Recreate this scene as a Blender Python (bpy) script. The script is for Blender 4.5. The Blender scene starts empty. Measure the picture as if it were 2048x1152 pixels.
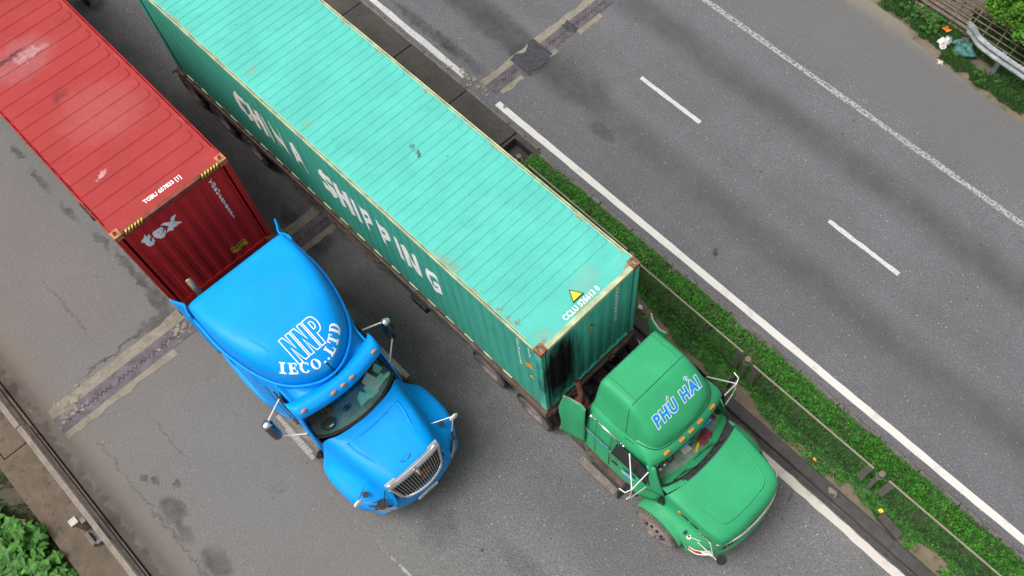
import bpy, bmesh, math, random
from mathutils import Vector, Matrix, noise as mnoise
from mathutils.bvhtree import BVHTree
R = math.radians
random.seed(7)
scene = bpy.context.scene
COL = scene.collection

# ------------------------------------------------------------------ camera
cd = bpy.data.cameras.new("camera"); cam = bpy.data.objects.new("camera", cd); COL.objects.link(cam)
cd.sensor_width = 36.0; cd.lens = 1833.31 / 2048 * 36.0
cd.shift_x = -118.31 / 2048; cd.shift_y = 65.7 / 2048
cd.clip_start = 0.1; cd.clip_end = 500
_r = Vector((0.7052663, 0.7087661, -0.0158117)); _u = Vector((-0.6381664, 0.6444134, 0.4212778)); _f = Vector((-0.3087767, 0.2870225, -0.9067938))
M3 = Matrix((_r, _u, -_f)).transposed()
cam.matrix_world = Matrix.Translation((0, 0, 18.308)) @ M3.to_4x4()
scene.camera = cam

# ------------------------------------------------------------------ light
SUN_EL, SUN_AZ = 62.0, -118.0          # azimuth of the sun measured from +x towards +y
wd = bpy.data.worlds.new("World"); scene.world = wd; wd.use_nodes = True
wt = wd.node_tree; wt.nodes.clear()
sky = wt.nodes.new('ShaderNodeTexSky'); sky.sky_type = 'NISHITA'; sky.sun_disc = False
sky.sun_elevation = R(SUN_EL); sky.sun_rotation = R(90 - SUN_AZ)
sky.dust_density = 5.0; sky.ozone_density = 0.6; sky.air_density = 0.6
bg = wt.nodes.new('ShaderNodeBackground'); bg.inputs[1].default_value = 0.15
hs = wt.nodes.new('ShaderNodeHueSaturation'); hs.inputs['Saturation'].default_value = 0.12
wo = wt.nodes.new('ShaderNodeOutputWorld')
wt.links.new(sky.outputs[0], hs.inputs['Color']); wt.links.new(hs.outputs[0], bg.inputs[0]); wt.links.new(bg.outputs[0], wo.inputs[0])
sd = bpy.data.lights.new("sun", 'SUN'); sd.energy = 0.9; sd.angle = R(32); sd.color = (1.0, 0.985, 0.96)
sun = bpy.data.objects.new("sun", sd); COL.objects.link(sun)
sdir = Vector((math.cos(R(SUN_EL)) * math.cos(R(SUN_AZ)), math.cos(R(SUN_EL)) * math.sin(R(SUN_AZ)), math.sin(R(SUN_EL))))
sun.rotation_euler = sdir.to_track_quat('Z', 'Y').to_euler()
scene.view_settings.view_transform = 'Standard'; scene.view_settings.look = 'None'
scene.view_settings.exposure = 0.47; scene.view_settings.gamma = 1.0

# ------------------------------------------------------------------ materials
class NT:
    def __init__(s, name):
        s.m = bpy.data.materials.new(name); s.m.use_nodes = True; s.t = s.m.node_tree
        s.b = s.t.nodes['Principled BSDF']; s.out = s.t.nodes['Material Output']
        s.geo = None; s.oc = None
    def n(s, ty, **k):
        nd = s.t.nodes.new(ty)
        for a, v in k.items(): setattr(nd, a, v)
        return nd
    def lk(s, v, sock):
        if isinstance(v, (int, float)): sock.default_value = v
        elif isinstance(v, (tuple, list)): sock.default_value = tuple(v) + ((1,) if len(v) == 3 and len(sock.default_value) == 4 else ())
        else: s.t.links.new(v, sock)
    def pos(s):
        if not s.oc: s.oc = s.n('ShaderNodeTexCoord')
        return s.oc.outputs['Object']
    def xyz(s, v=None):
        nd = s.n('ShaderNodeSeparateXYZ'); s.lk(v or s.pos(), nd.inputs[0]); return nd.outputs
    def noise(s, sc, det=3, rough=0.55, vec=None, dist=0.0, stretch=None):
        v = vec or s.pos()
        if stretch:
            mp = s.n('ShaderNodeMapping'); mp.inputs['Scale'].default_value = stretch; s.lk(v, mp.inputs[0]); v = mp.outputs[0]
        nd = s.n('ShaderNodeTexNoise'); nd.inputs['Scale'].default_value = sc; nd.inputs['Detail'].default_value = det
        nd.inputs['Roughness'].default_value = rough; nd.inputs['Distortion'].default_value = dist; s.lk(v, nd.inputs['Vector']); return nd.outputs[0]
    def voro(s, sc, vec=None, feat='F1', out='Distance'):
        nd = s.n('ShaderNodeTexVoronoi', feature=feat); nd.inputs['Scale'].default_value = sc; s.lk(vec or s.pos(), nd.inputs['Vector']); return nd.outputs[out]
    def ramp(s, v, a, b, lo=0.0, hi=1.0):
        nd = s.n('ShaderNodeMapRange'); nd.interpolation_type = 'SMOOTHSTEP'
        s.lk(v, nd.inputs[0]); nd.inputs[1].default_value = a; nd.inputs[2].default_value = b; nd.inputs[3].default_value = lo; nd.inputs[4].default_value = hi
        return nd.outputs[0]
    def ma(s, op, a, b=0.0, c=0.0):
        nd = s.n('ShaderNodeMath', operation=op); s.lk(a, nd.inputs[0]); s.lk(b, nd.inputs[1]); s.lk(c, nd.inputs[2]); return nd.outputs[0]
    def mix(s, f, a, b, mode='MIX'):
        nd = s.n('ShaderNodeMix', data_type='RGBA', blend_type=mode); s.lk(f, nd.inputs[0]); s.lk(a, nd.inputs[6]); s.lk(b, nd.inputs[7]); return nd.outputs[2]
    def bump(s, h, st=0.3, d=0.01):
        nd = s.n('ShaderNodeBump'); nd.inputs['Strength'].default_value = st; nd.inputs['Distance'].default_value = d; s.lk(h, nd.inputs['Height']); s.t.links.new(nd.outputs[0], s.b.inputs['Normal'])
    def set(s, col=None, rough=None, metal=None, spec=None, alpha=None, coat=None):
        for v, k in ((col, 'Base Color'), (rough, 'Roughness'), (metal, 'Metallic'), (spec, 'Specular IOR Level'), (alpha, 'Alpha'), (coat, 'Coat Weight')):
            if v is not None: s.lk(v, s.b.inputs[k])
        return s.m

def mul(c, k): return tuple(min(1, x * k) for x in c)

def plain(name, c, rough=0.6, metal=0.0, var=0.25, sc=6.0, bump=0.0, spec=0.4, coat=0.0):
    n = NT(name); f = n.noise(sc, 5, 0.6); f = n.ramp(f, 0.3, 0.7)
    n.set(n.mix(f, mul(c, 1 - var), mul(c, 1 + var)), n.ramp(n.noise(sc * 3, 3), 0.3, 0.7, max(0.02, rough - 0.1), min(1, rough + 0.12)), metal, spec, coat=coat)
    if bump: n.bump(n.noise(sc * 8, 4, 0.7), bump, 0.01)
    return n.m

def paint(name, c, dirt=(0.18, 0.15, 0.12), rough=0.3, damt=0.35, fade=0.12, spec=0.5, coat=0.25):
    """lorry paint: slight fading, thin dust film and streaks"""
    n = NT(name); a = n.ramp(n.noise(1.4, 4), 0.35, 0.7)
    base = n.mix(a, mul(c, 1 - fade), mul(c, 1 + fade))
    base = n.mix(n.ramp(n.noise(45, 3, 0.7), 0.4, 0.75, 0, 0.10), base, mul(c, 0.6))
    d = n.ma('MULTIPLY', n.ramp(n.noise(2.2, 6, 0.7), 0.48, 0.72), n.ramp(n.noise(30, 3), 0.35, 0.7))
    low = n.ramp(n.xyz()[2], 1.35, 0.45)
    spk = n.ma('MULTIPLY', n.ramp(n.voro(13), 0.10, 0.04), n.ramp(n.noise(7, 2), 0.5, 0.6, 0, 0.45))
    d = n.ma('ADD', n.ma('ADD', n.ma('MULTIPLY', d, damt), n.ma('MULTIPLY', low, 0.28)), spk)
    n.set(n.mix(d, base, dirt), n.ma('ADD', n.ma('MULTIPLY', d, 0.5), rough), 0, spec, coat=coat)
    n.bump(n.noise(2.5, 2), 0.06, 0.05)
    return n.m

def container_mat(name, c, rust=(0.17, 0.055, 0.02), faded=None, kind='roof', rustamt=1.0, scuff=None):
    n = NT(name); x, y, z = n.xyz()
    nz = n.noise(3.0, 8, 0.68); a = n.ramp(n.noise(1.1, 6, 0.65), 0.35, 0.68)
    col = n.mix(a, mul(c, 0.93), mul(c, 1.06))
    col = n.mix(n.ramp(n.noise(26, 5, 0.75), 0.5, 0.72, 0, 0.22), col, faded or mul(c, 0.75))
    ay = n.ma('ABSOLUTE', y)
    if kind == 'roof':
        # scratches across the roof, grime dots, rust creeping in from the rails and the two ends
        sc = n.noise(9, 6, 0.7, stretch=(1.0, 0.12, 1)); col = n.mix(n.ramp(sc, 0.58, 0.7, 0, 0.25), col, mul(c, 0.55))
        wash = n.ramp(n.noise(0.9, 7, 0.75), 0.45, 0.75, 0, 0.5); col = n.mix(wash, col, faded or mul(c, 1.2))
        grime = n.ma('MULTIPLY', n.ramp(n.noise(2.6, 8, 0.75, stretch=(1.6, .7, 1)), 0.53, 0.70), n.ramp(n.noise(40, 3), 0.3, 0.7, 0.3, 1)); col = n.mix(n.ma('MULTIPLY', grime, 0.38), col, mul(c, 0.5))
        specks = n.ramp(n.voro(9), 0.09, 0.04); specks = n.ma('MULTIPLY', specks, n.ramp(n.noise(3.1, 3), 0.5, 0.6)); col = n.mix(n.ma('MULTIPLY', specks, 0.7), col, rust)
        if scuff:
            for (sx, sy, rx, ry, k, cc) in scuff:
                dx = n.ma('DIVIDE', n.ma('ADD', n.ma('SUBTRACT', x, sx), n.ma('MULTIPLY', n.ma('SUBTRACT', n.noise(3.5, 6, .7), .5), .7)), rx); dy = n.ma('DIVIDE', n.ma('ADD', n.ma('SUBTRACT', y, sy), n.ma('MULTIPLY', n.ma('SUBTRACT', n.noise(4.1, 6, .7), .5), .5)), ry)
                m_ = n.ramp(n.ma('ADD', n.ma('MULTIPLY', dx, dx), n.ma('MULTIPLY', dy, dy)), 1.2, 0.15); m_ = n.ma('MULTIPLY', m_, n.ramp(n.noise(12, 6, .8, stretch=(1.4, .5, 1)), .3, .6, .35, 1)); col = n.mix(n.ma('MULTIPLY', m_, k), col, cc)
        dots = n.ma('MULTIPLY', n.ramp(n.voro(1.9), 0.07, 0.02), n.ramp(n.noise(18, 4), 0.45, 0.6)); col = n.mix(dots, col, (0.05, 0.035, 0.025))
        ed = n.ramp(ay, 1.02, 1.2); fr = n.ramp(x, -0.5, 0.0)
        e = n.ma('MAXIMUM', ed, fr)
        rm = n.ma('MULTIPLY', n.ramp(n.ma('ADD', nz, n.ma('MULTIPLY', e, 0.17)), 0.66, 0.80), n.ramp(e, 0.02, 0.5))
        col = n.mix(n.ma('MULTIPLY', rm, 0.8 * rustamt), col, rust)
    else:
        st = n.noise(14, 5, 0.65, stretch=(1, 1, 0.06)); col = n.mix(n.ramp(st, 0.45, 0.75, 0, 0.45), col, mul(c, 0.55))
        e = n.ma('MAXIMUM', n.ramp(z, 0.35, 0.0), n.ramp(z, 2.75, 2.9))
        rm = n.ramp(n.ma('ADD', nz, n.ma('MULTIPLY', e, 0.2)), 0.64, 0.76)
        rm = n.ma('MULTIPLY', rm, n.ramp(e, 0, 0.6, 0.12, 1))
        col = n.mix(n.ma('MULTIPLY', rm, 0.8 * rustamt), col, rust)
        if kind == 'soot':   # exhaust soot on the driver side half of the front wall
            d = n.ma('SQRT', n.ma('ADD', n.ma('POWER', n.ma('MULTIPLY', n.ma('ADD', y, 0.78), 1.7), 2.0), n.ma('POWER', n.ma('MULTIPLY', n.ma('SUBTRACT', z, 1.55), 0.62), 2.0)))
            s2 = n.noise(4, 5, 0.6, stretch=(1, 2.2, 0.35))
            m = n.ramp(n.ma('ADD', d, n.ma('MULTIPLY', n.ma('SUBTRACT', s2, 0.5), 0.9)), 1.15, 0.45)
            col = n.mix(m, col, (0.006, 0.007, 0.007))
    n.set(col, 0.65, 0, 0.18); n.bump(n.noise(7, 5, 0.6), 0.12, 0.02)
    return n.m

def asphalt(name, base, side):
    n = NT(name); x, y, z = n.xyz()
    big = n.ramp(n.noise(0.45, 5, 0.6), 0.3, 0.7); col = n.mix(big, mul(base, 0.88), mul(base, 1.12))
    med = n.ramp(n.noise(3.5, 6, 0.7), 0.35, 0.7); col = n.mix(n.ma('MULTIPLY', med, 0.35), col, mul(base, 0.72))
    fine = n.noise(30, 4, 0.85); col = n.mix(n.ramp(fine, 0.46, 0.60, 0, 0.85), col, mul(base, 0.42))
    st = n.ma('MULTIPLY', n.ramp(n.voro(20), 0.36, 0.20), n.ramp(n.noise(15, 2), 0.50, 0.58)); col = n.mix(n.ma('MULTIPLY', st, 0.33), col, (0.50, 0.49, 0.47)); col = n.mix(n.ma('MULTIPLY', n.ramp(n.voro(7.7), 0.10, 0.05), n.ramp(n.noise(9, 2), .5, .55)), col, (0.75, 0.74, 0.7))
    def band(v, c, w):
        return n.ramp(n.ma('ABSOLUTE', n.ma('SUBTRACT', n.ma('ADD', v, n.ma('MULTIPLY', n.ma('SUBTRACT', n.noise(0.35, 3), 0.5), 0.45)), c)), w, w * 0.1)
    def dark(m, k, c2=(0.028, 0.028, 0.03)):
        nonlocal col; col = n.mix(n.ma('MULTIPLY', m, k), col, c2)
    jit = n.ma('SUBTRACT', n.noise(2.6, 5, 0.65), 0.5); jit2 = n.ma('SUBTRACT', n.noise(2.9, 5, 0.65, stretch=(1.3, 1.2, 1)), 0.5)
    def blob(cx, cy, rx, ry, k, c2=(0.03, 0.029, 0.028)):
        dx = n.ma('DIVIDE', n.ma('SUBTRACT', n.ma('ADD', x, n.ma('MULTIPLY', jit, 0.55)), cx), rx)
        dy = n.ma('DIVIDE', n.ma('SUBTRACT', n.ma('ADD', y, n.ma('MULTIPLY', jit2, 0.45)), cy), ry)
        dark(n.ma('MULTIPLY', n.ramp(n.ma('ADD', n.ma('MULTIPLY', dx, dx), n.ma('MULTIPLY', dy, dy)), 1.3, 0.2), n.ramp(med, 0, 1, 0.6, 1)), k, c2)
    wear_shade = n.ramp(n.noise(1.2, 5, 0.7), 0.3, 0.65, 0.6, 1)
    spots = n.ma('MULTIPLY', n.ramp(n.voro(2.3), 0.11, 0.05), n.ramp(n.noise(5.5, 4), 0.5, 0.6)); dark(spots, 0.75)
    pit = n.ma('MULTIPLY', n.ramp(n.voro(6.2), 0.15, 0.08), n.ramp(n.noise(4.3, 3), 0.50, 0.60)); dark(pit, 0.6); pit = n.ma('MULTIPLY', n.ramp(n.voro(14), 0.22, 0.14), n.ramp(n.noise(8.1, 3), 0.55, 0.62)); dark(pit, 0.5)
    crk = n.ramp(n.voro(0.55, feat='DISTANCE_TO_EDGE'), 0.012, 0.002); crk = n.ma('MULTIPLY', crk, n.ramp(n.noise(1.1, 4, .7), 0.58, 0.66)); dark(crk, 0.5)
    if side == 'R':
        for c, w, k in ((10.35, 0.75, 0.50), (13.42, 0.72, 0.55), (11.5, 0.5, 0.12), (9.6, 0.35, 0.12)): dark(n.ma('MULTIPLY', band(y, c, w), wear_shade), k)
        sh = n.ramp(n.ma('ADD', y, n.ma('MULTIPLY', jit, 0.5)), 14.9, 15.9); col = n.mix(n.ma('MULTIPLY', sh, 0.75), col, mul((0.155, 0.150, 0.140), 1.0))
        col = n.mix(n.ramp(fine, 0.47, 0.62, 0, 0.5), col, mul(base, 0.55))
        col = n.mix(n.ma('MULTIPLY', n.ramp(n.noise(22, 4, .85), .42, .6), .35), col, mul(base, .6)); edge = n.ramp(n.ma('ADD', y, n.ma('MULTIPLY', jit, 0.6)), 17.1, 17.8); col = n.mix(n.ma('MULTIPLY', edge, 0.6), col, (0.26, 0.22, 0.16))
        for b in ((-14.0, 10.4, 3.0, 0.5, 0.5), (-11.0, 10.6, 1.3, 0.7, 0.45), (-12.2, 10.2, 0.6, 0.45, 0.7), (-9.3, 9.9, 0.45, 0.2, 0.5), (-14.9, 9.05, 1.4, 0.16, 0.6), (-13.6, 9.1, 1.2, 0.2, 0.55), (-5.1, 9.3, 0.1, 0.1, .8)): blob(*b)
    else:
        for c, w, k in ((2.9, 1.3, 0.62), (1.2, 0.9, 0.30), (4.9, 0.8, 0.15)): dark(n.ma('MULTIPLY', band(y, c, w), n.ma('MULTIPLY', wear_shade, n.ramp(x, -3.0, -9.0, 0.4, 1.0))), k)  # darker surfacing between the lorries plus painted shade, weakening towards the front
        old = n.ma('MULTIPLY', n.ramp(n.ma('ADD', y, n.ma('MULTIPLY', jit, 0.25)), 0.9, -0.7), 0.62); col = n.mix(old, col, (0.168, 0.159, 0.147))
        col = n.mix(n.ramp(fine, 0.5, 0.75, 0, 0.35), col, (0.06, 0.058, 0.055))
        ed = n.ramp(n.ma('ADD', y, n.ma('MULTIPLY', jit, 1.3)), -2.75, -3.5); col = n.mix(n.ma('MULTIPLY', ed, 0.6), col, (0.195, 0.162, 0.128))
        ed = n.ramp(n.ma('ADD', y, n.ma('MULTIPLY', jit2, 0.7)), -3.66, -3.8); col = n.mix(n.ma('MULTIPLY', ed, 0.7), col, (0.07, 0.055, 0.042))
        for b in ((-8.95, -2.85, 0.42, 0.24, 0.65), (-8.4, -2.95, 0.3, 0.15, 0.5), (-7.5, -2.85, 0.45, 0.25, 0.6), (-9.95, -2.9, 0.14, 0.09, 0.7), (-9.7, -2.75, 0.09, 0.06, 0.7), (-9.35, -2.5, 0.12, 0.1, 0.6), (-19.0, -0.5, 0.3, 0.10, 0.7), (-17.9, -0.55, 0.5, 0.12, 0.65), (-16.6, -0.55, 0.4, 0.1, 0.6),
                  (-15.4, -0.4, 0.35, 0.09, 0.6), (-14.2, -0.35, 0.8, 0.11, 0.65), (-13.2, -0.35, 0.5, 0.2, 0.7), (-12.75, -0.75, 0.18, 0.5, 0.6), (-12.8, -1.8, 0.04, 1.0, 0.7), (-21.9, 3.4, 0.5, 0.5, 0.6), (-11.75, 3.0, 0.35, 0.4, 0.6), (-14.6, 2.75, .10, .06, .9), (-16.4, 3.05, .09, .06, .9), (-12.75, 3.05, .45, .2, .6),
                  (-8.6, -3.14, 3.2, 0.03, 0.45), (-10.3, -2.05, 0.9, 0.018, 0.5), (-14.5, -1.95, 1.3, 0.02, 0.5), (-4.9, 0.7, 0.5, 0.5, 0.35), (-3.0, 1.4, .9, .25, .3)): blob(*b)
        lt = n.ma('MULTIPLY', band(y, -0.35, 0.05), n.ramp(n.noise(2.5, 5, 0.7), 0.5, 0.62)); lt = n.ma('MULTIPLY', lt, n.ramp(x, -7.5, -6.0)); col = n.mix(n.ma('MULTIPLY', lt, 0.6), col, (0.5, 0.5, 0.48))
    n.set(col, n.ramp(fine, 0.3, 0.7, 0.75, 0.95), 0, 0.25)
    n.bump(n.ma('ADD', fine, n.ma('MULTIPLY', n.voro(40), 0.6)), 0.45, 0.008)
    return n.m

def worn_line(name, thr, c=(0.72, 0.70, 0.64), dirt=(0.2, 0.17, 0.13), sc=18):
    n = NT(name); f = n.noise(sc, 6, 0.8)
    col = n.mix(n.ramp(n.noise(2.4, 5, 0.7), 0.5, 0.8, 0, 0.5), c, dirt)
    col = n.mix(n.ramp(n.noise(60, 3, 0.8), 0.55, 0.75, 0, 0.35), col, mul(dirt, 0.6))
    n.set(col, 0.7, 0, 0.3, alpha=n.ramp(f, thr - 0.03, thr + 0.03, 1.0, 0.0)); return n.m

def concrete(name, c, stain=(0.06, 0.055, 0.045), k=0.6, sc=1.0):
    n = NT(name); col = n.mix(n.ramp(n.noise(1.6 * sc, 8, 0.7), 0.35, 0.68), c, mul(c, 0.7))
    col = n.mix(n.ramp(n.noise(5 * sc, 7, 0.72), 0.5, 0.7, 0, k), col, stain)
    col = n.mix(n.ramp(n.noise(50, 3, 0.8), 0.5, 0.75, 0, 0.5), col, mul(c, 1.35))
    col = n.mix(n.ramp(n.noise(17, 5, 0.75), 0.63, 0.72, 0, 0.6), col, mul(c, 2.0))
    n.set(col, 0.9, 0, 0.2); n.bump(n.noise(30, 5, 0.75), 0.5, 0.01); return n.m

def leafmat(name, c, var=0.5, c2=None):
    n = NT(name); f = n.ramp(n.noise(9, 3, 0.6), 0.3, 0.7); g = n.ramp(n.noise(1.3, 4, 0.6), 0.35, 0.65)
    col = n.mix(f, mul(c, 1 - var), mul(c, 1 + var)); col = n.mix(n.ma('MULTIPLY', g, 0.4), col, c2 or mul(c, 0.6))
    n.set(col, 0.5, 0, 0.35)
    tr = n.n('ShaderNodeBsdfTranslucent'); n.lk(col, tr.inputs[0]); mx = n.n('ShaderNodeMixShader'); mx.inputs[0].default_value = 0.25
    n.t.links.new(n.b.outputs[0], mx.inputs[1]); n.t.links.new(tr.outputs[0], mx.inputs[2]); n.t.links.new(mx.outputs[0], n.out.inputs[0]); return n.m

def glassmat(name, tint, refl=0.06):
    n = NT(name); t = n.n('ShaderNodeBsdfTransparent'); t.inputs[0].default_value = tint + (1,)
    g = n.n('ShaderNodeBsdfGlossy'); g.inputs['Roughness'].default_value = 0.03; g.inputs[0].default_value = (0.9, 0.95, 0.95, 1)
    fr = n.n('ShaderNodeLayerWeight'); fr.inputs[0].default_value = 0.5
    mx = n.n('ShaderNodeMixShader'); n.t.links.new(n.ma('MULTIPLY_ADD', n.ma('POWER', fr.outputs[1], 4.0), 0.6, refl), mx.inputs[0]); n.t.links.new(t.outputs[0], mx.inputs[1]); n.t.links.new(g.outputs[0], mx.inputs[2]); n.t.links.new(mx.outputs[0], n.out.inputs[0]); return n.m

MT = {}
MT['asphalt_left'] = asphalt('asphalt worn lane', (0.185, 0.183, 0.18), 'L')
MT['asphalt_right'] = asphalt('asphalt pale road', (0.168, 0.168, 0.177), 'R')
MT['line_solid'] = worn_line('road paint solid', 0.74, (0.66, 0.64, 0.60))
MT['line_dash'] = worn_line('road paint dash', 0.60, (0.56, 0.55, 0.53))
MT['line_worn'] = worn_line('road paint worn', 0.525, (0.38, 0.375, 0.35), sc=14)
MT['line_dirty'] = worn_line('road paint dirty', 0.70, (0.58, 0.54, 0.48), (0.16, 0.13, 0.1), sc=6)
MT['soil'] = concrete('dry soil', (0.20, 0.16, 0.115), (0.05, 0.06, 0.02), 0.7)
MT['earth'] = concrete('bank earth', (0.09, 0.08, 0.05), (0.03, 0.05, 0.012), 0.8)
MT['kerb_dark'] = concrete('dark kerb concrete', (0.085, 0.08, 0.075), (0.03, 0.03, 0.028), 0.7)
MT['kerb_old'] = concrete('old chipped kerb concrete', (0.20, 0.18, 0.165), (0.035, 0.033, 0.028), 0.9, 2.2)
MT['slab'] = concrete('stained slab concrete', (0.085, 0.078, 0.068), (0.045, 0.04, 0.03), 0.6)
MT['ledge'] = concrete('brown stained ledge concrete', (0.15, 0.115, 0.082), (0.055, 0.045, 0.038), 0.85, 1.3)
MT['joint_concrete'] = concrete('pale joint concrete', (0.28, 0.25, 0.20), (0.10, 0.09, 0.07), 0.5, 2)
MT['joint_steel'] = plain('joint steel', (0.115, 0.10, 0.11), 0.65, 0.2, 0.3, 4, 0.2)
MT['blacktar'] = plain('black gap', (0.015, 0.015, 0.016), 0.9)
MT['tar'] = plain('tar patch', (0.05, 0.05, 0.055), 0.85, 0, 0.3, 9, 0.4)
MT['grass'] = leafmat('ground cover leaves', (0.045, 0.205, 0.012), 0.55, (0.02, 0.10, 0.01))
MT['grass_dark'] = leafmat('dark weed leaves', (0.04, 0.12, 0.022), 0.5)
MT['dryleaf'] = leafmat('yellowed leaves', (0.20, 0.20, 0.04), 0.5, (0.12, 0.08, 0.03))
MT['weed'] = leafmat('weed leaves', (0.045, 0.17, 0.02), 0.5, (0.02, 0.08, 0.012))
MT['bankgrass'] = leafmat('bank grass', (0.04, 0.085, 0.015), 0.5, (0.02, 0.035, 0.012))
MT['seam_green'] = plain('dark green seam', (0.012, 0.07, 0.04), 0.7)
MT['bushleaf'] = leafmat('broad bush leaves', (0.07, 0.23, 0.025), 0.55, (0.025, 0.11, 0.012))
MT['treeleaf'] = leafmat('tree leaves', (0.10, 0.26, 0.02), 0.5, (0.03, 0.1, 0.012))
MT['stem'] = plain('dry stem', (0.35, 0.26, 0.15), 0.8)
MT['graystem'] = plain('grey cane', (0.4, 0.38, 0.36), 0.7)
MT['bamboo'] = plain('weathered bamboo', (0.16, 0.125, 0.095), 0.8, 0, 0.35, 10)
MT['rail_tan'] = plain('dusty galvanised rail', (0.19, 0.158, 0.13), 0.6, 0.15, 0.2, 5, 0.1)
MT['rail_dark'] = plain('dull grey rail', (0.15, 0.132, 0.11), 0.6, 0.3, 0.25, 5, 0.1)
MT['rail_silver'] = plain('galvanised crash rail', (0.22, 0.23, 0.24), 0.55, 0.3, 0.3, 6, 0.1)
MT['fence_cap'] = plain('fence top rail', (0.30, 0.255, 0.20), 0.6, 0.2, 0.15, 5)
MT['fence_steel'] = plain('fence steel', (0.16, 0.15, 0.135), 0.6, 0.3, 0.2, 5)
MT['wire'] = plain('mesh wire', (0.06, 0.08, 0.05), 0.6, 0.2)
MT['blue'] = paint('blue cab paint', (0.0, 0.32, 0.88), rough=0.42, damt=0.09, fade=0.05, spec=0.16, coat=0.06)
MT['green'] = paint('green cab paint', (0.038, 0.365, 0.152), rough=0.5, damt=0.05, fade=0.07, spec=0.2, coat=0.03)
MT['white_paint'] = plain('white lettering', (0.92, 0.92, 0.90), 0.5, 0, 0.06)
MT['letter_dirty'] = plain('dirty white lettering', (0.97, 0.92, 0.84), 0.6, 0, 0.06, 3)
MT['cyan_paint'] = plain('light blue lettering', (0.0, 0.40, 0.88), 0.45, 0, 0.04)
MT['blue_letter'] = plain('blue lettering', (0.0, 0.26, 0.72), 0.45, 0, 0.05)
MT['chrome'] = plain('chrome', (0.82, 0.82, 0.82), 0.14, 1.0, 0.05)
MT['chrome_dull'] = plain('pitted chrome', (0.6, 0.57, 0.55), 0.35, 0.9, 0.2, 20)
MT['white_metal'] = plain('white painted tube', (0.75, 0.72, 0.66), 0.4, 0.1, 0.1)
MT['mirror_back'] = plain('dark chrome mirror back', (0.16, 0.15, 0.16), 0.2, 0.9, 0.3, 9)
MT['black'] = plain('black plastic', (0.018, 0.018, 0.02), 0.55, 0, 0.3)
MT['darkmetal'] = plain('greasy chassis steel', (0.022, 0.02, 0.019), 0.6, 0.2, 0.4, 8, 0.3)
MT['chassis'] = plain('dusty brown chassis steel', (0.12, 0.088, 0.066), 0.8, 0, 0.4, 5, 0.3)
MT['tyre'] = plain('tyre rubber', (0.03, 0.028, 0.027), 0.85, 0, 0.4, 6, 0.2)
MT['tyre_dust'] = plain('dusty tyre wall', (0.15, 0.125, 0.11), 0.9, 0, 0.3, 5)
MT['rim_dust'] = plain('dusty wheel rim', (0.24, 0.20, 0.175), 0.8, 0.1, 0.25, 8)
MT['rim_beige'] = plain('beige dusty wheel disc', (0.25, 0.205, 0.18), 0.8, 0.1, 0.2, 8)
MT['amber'] = plain('amber lens', (0.75, 0.20, 0.02), 0.3, 0, 0.1)
MT['redlens'] = plain('red brown reflector', (0.45, 0.06, 0.02), 0.35)
MT['lens'] = plain('clear headlamp lens', (0.55, 0.58, 0.6), 0.12, 0.6, 0.2)
MT['steptread'] = plain('aluminium tread', (0.33, 0.30, 0.27), 0.5, 0.5, 0.2, 20)
MT['rust_pipe'] = plain('rusty heat stained pipe', (0.30, 0.13, 0.085), 0.55, 0.4, 0.4, 7)
MT['heat_pipe'] = plain('heat tinted exhaust pipe', (0.38, 0.26, 0.16), 0.35, 0.6, 0.5, 5)
MT['glass'] = glassmat('tinted windscreen', (0.80, 0.95, 0.86), 0.035)
MT['glass_clear'] = glassmat('clear windscreen', (0.9, 0.95, 0.92), 0.04)
MT['window_dark'] = plain('dark side window glass', (0.012, 0.016, 0.018), 0.05, 0, 0.2)
MT['dash'] = plain('grey dashboard', (0.24, 0.29, 0.245), 0.7)
MT['seat'] = plain('dark seat', (0.03, 0.03, 0.032), 0.8)
MT['paper'] = plain('paper sheets', (0.75, 0.80, 0.78), 0.7, 0, 0.05)
MT['mint'] = plain('mint paper', (0.36, 0.82, 0.68), 0.7, 0, 0.1)
MT['red_cloth'] = plain('red cloth', (0.26, 0.02, 0.045), 0.8, 0, 0.4, 20, 0.5)
MT['beige'] = plain('beige box', (0.55, 0.52, 0.36), 0.7)
MT['yellow'] = plain('yellow plastic', (0.80, 0.60, 0.03), 0.5, 0, 0.1)
MT['hazard'] = plain('hazard yellow', (0.75, 0.42, 0.03), 0.5, 0, 0.1)
MT['orange'] = plain('orange plastic', (0.85, 0.30, 0.03), 0.5)
MT['tealbag'] = plain('teal plastic sheet', (0.06, 0.16, 0.15), 0.45, 0, 0.4, 9)
MT['whitebag'] = plain('white plastic bag', (0.6, 0.58, 0.55), 0.5, 0, 0.2, 20)
MT['pink'] = plain('pink wrapper', (0.6, 0.25, 0.28), 0.6)
MT['cast_rust'] = plain('rusted casting', (0.26, 0.10, 0.05), 0.85, 0.1, 0.5, 14, 0.4)
MT['cast_orange'] = plain('orange brown casting', (0.42, 0.18, 0.075), 0.7, 0.1, 0.35, 14, 0.3)
MT['cont_rail'] = plain('pale yellow green container rail', (0.44, 0.50, 0.30), 0.7, 0, 0.3, 3.5)
TEAL_ROOF = (0.10, 0.50, 0.42)
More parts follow.
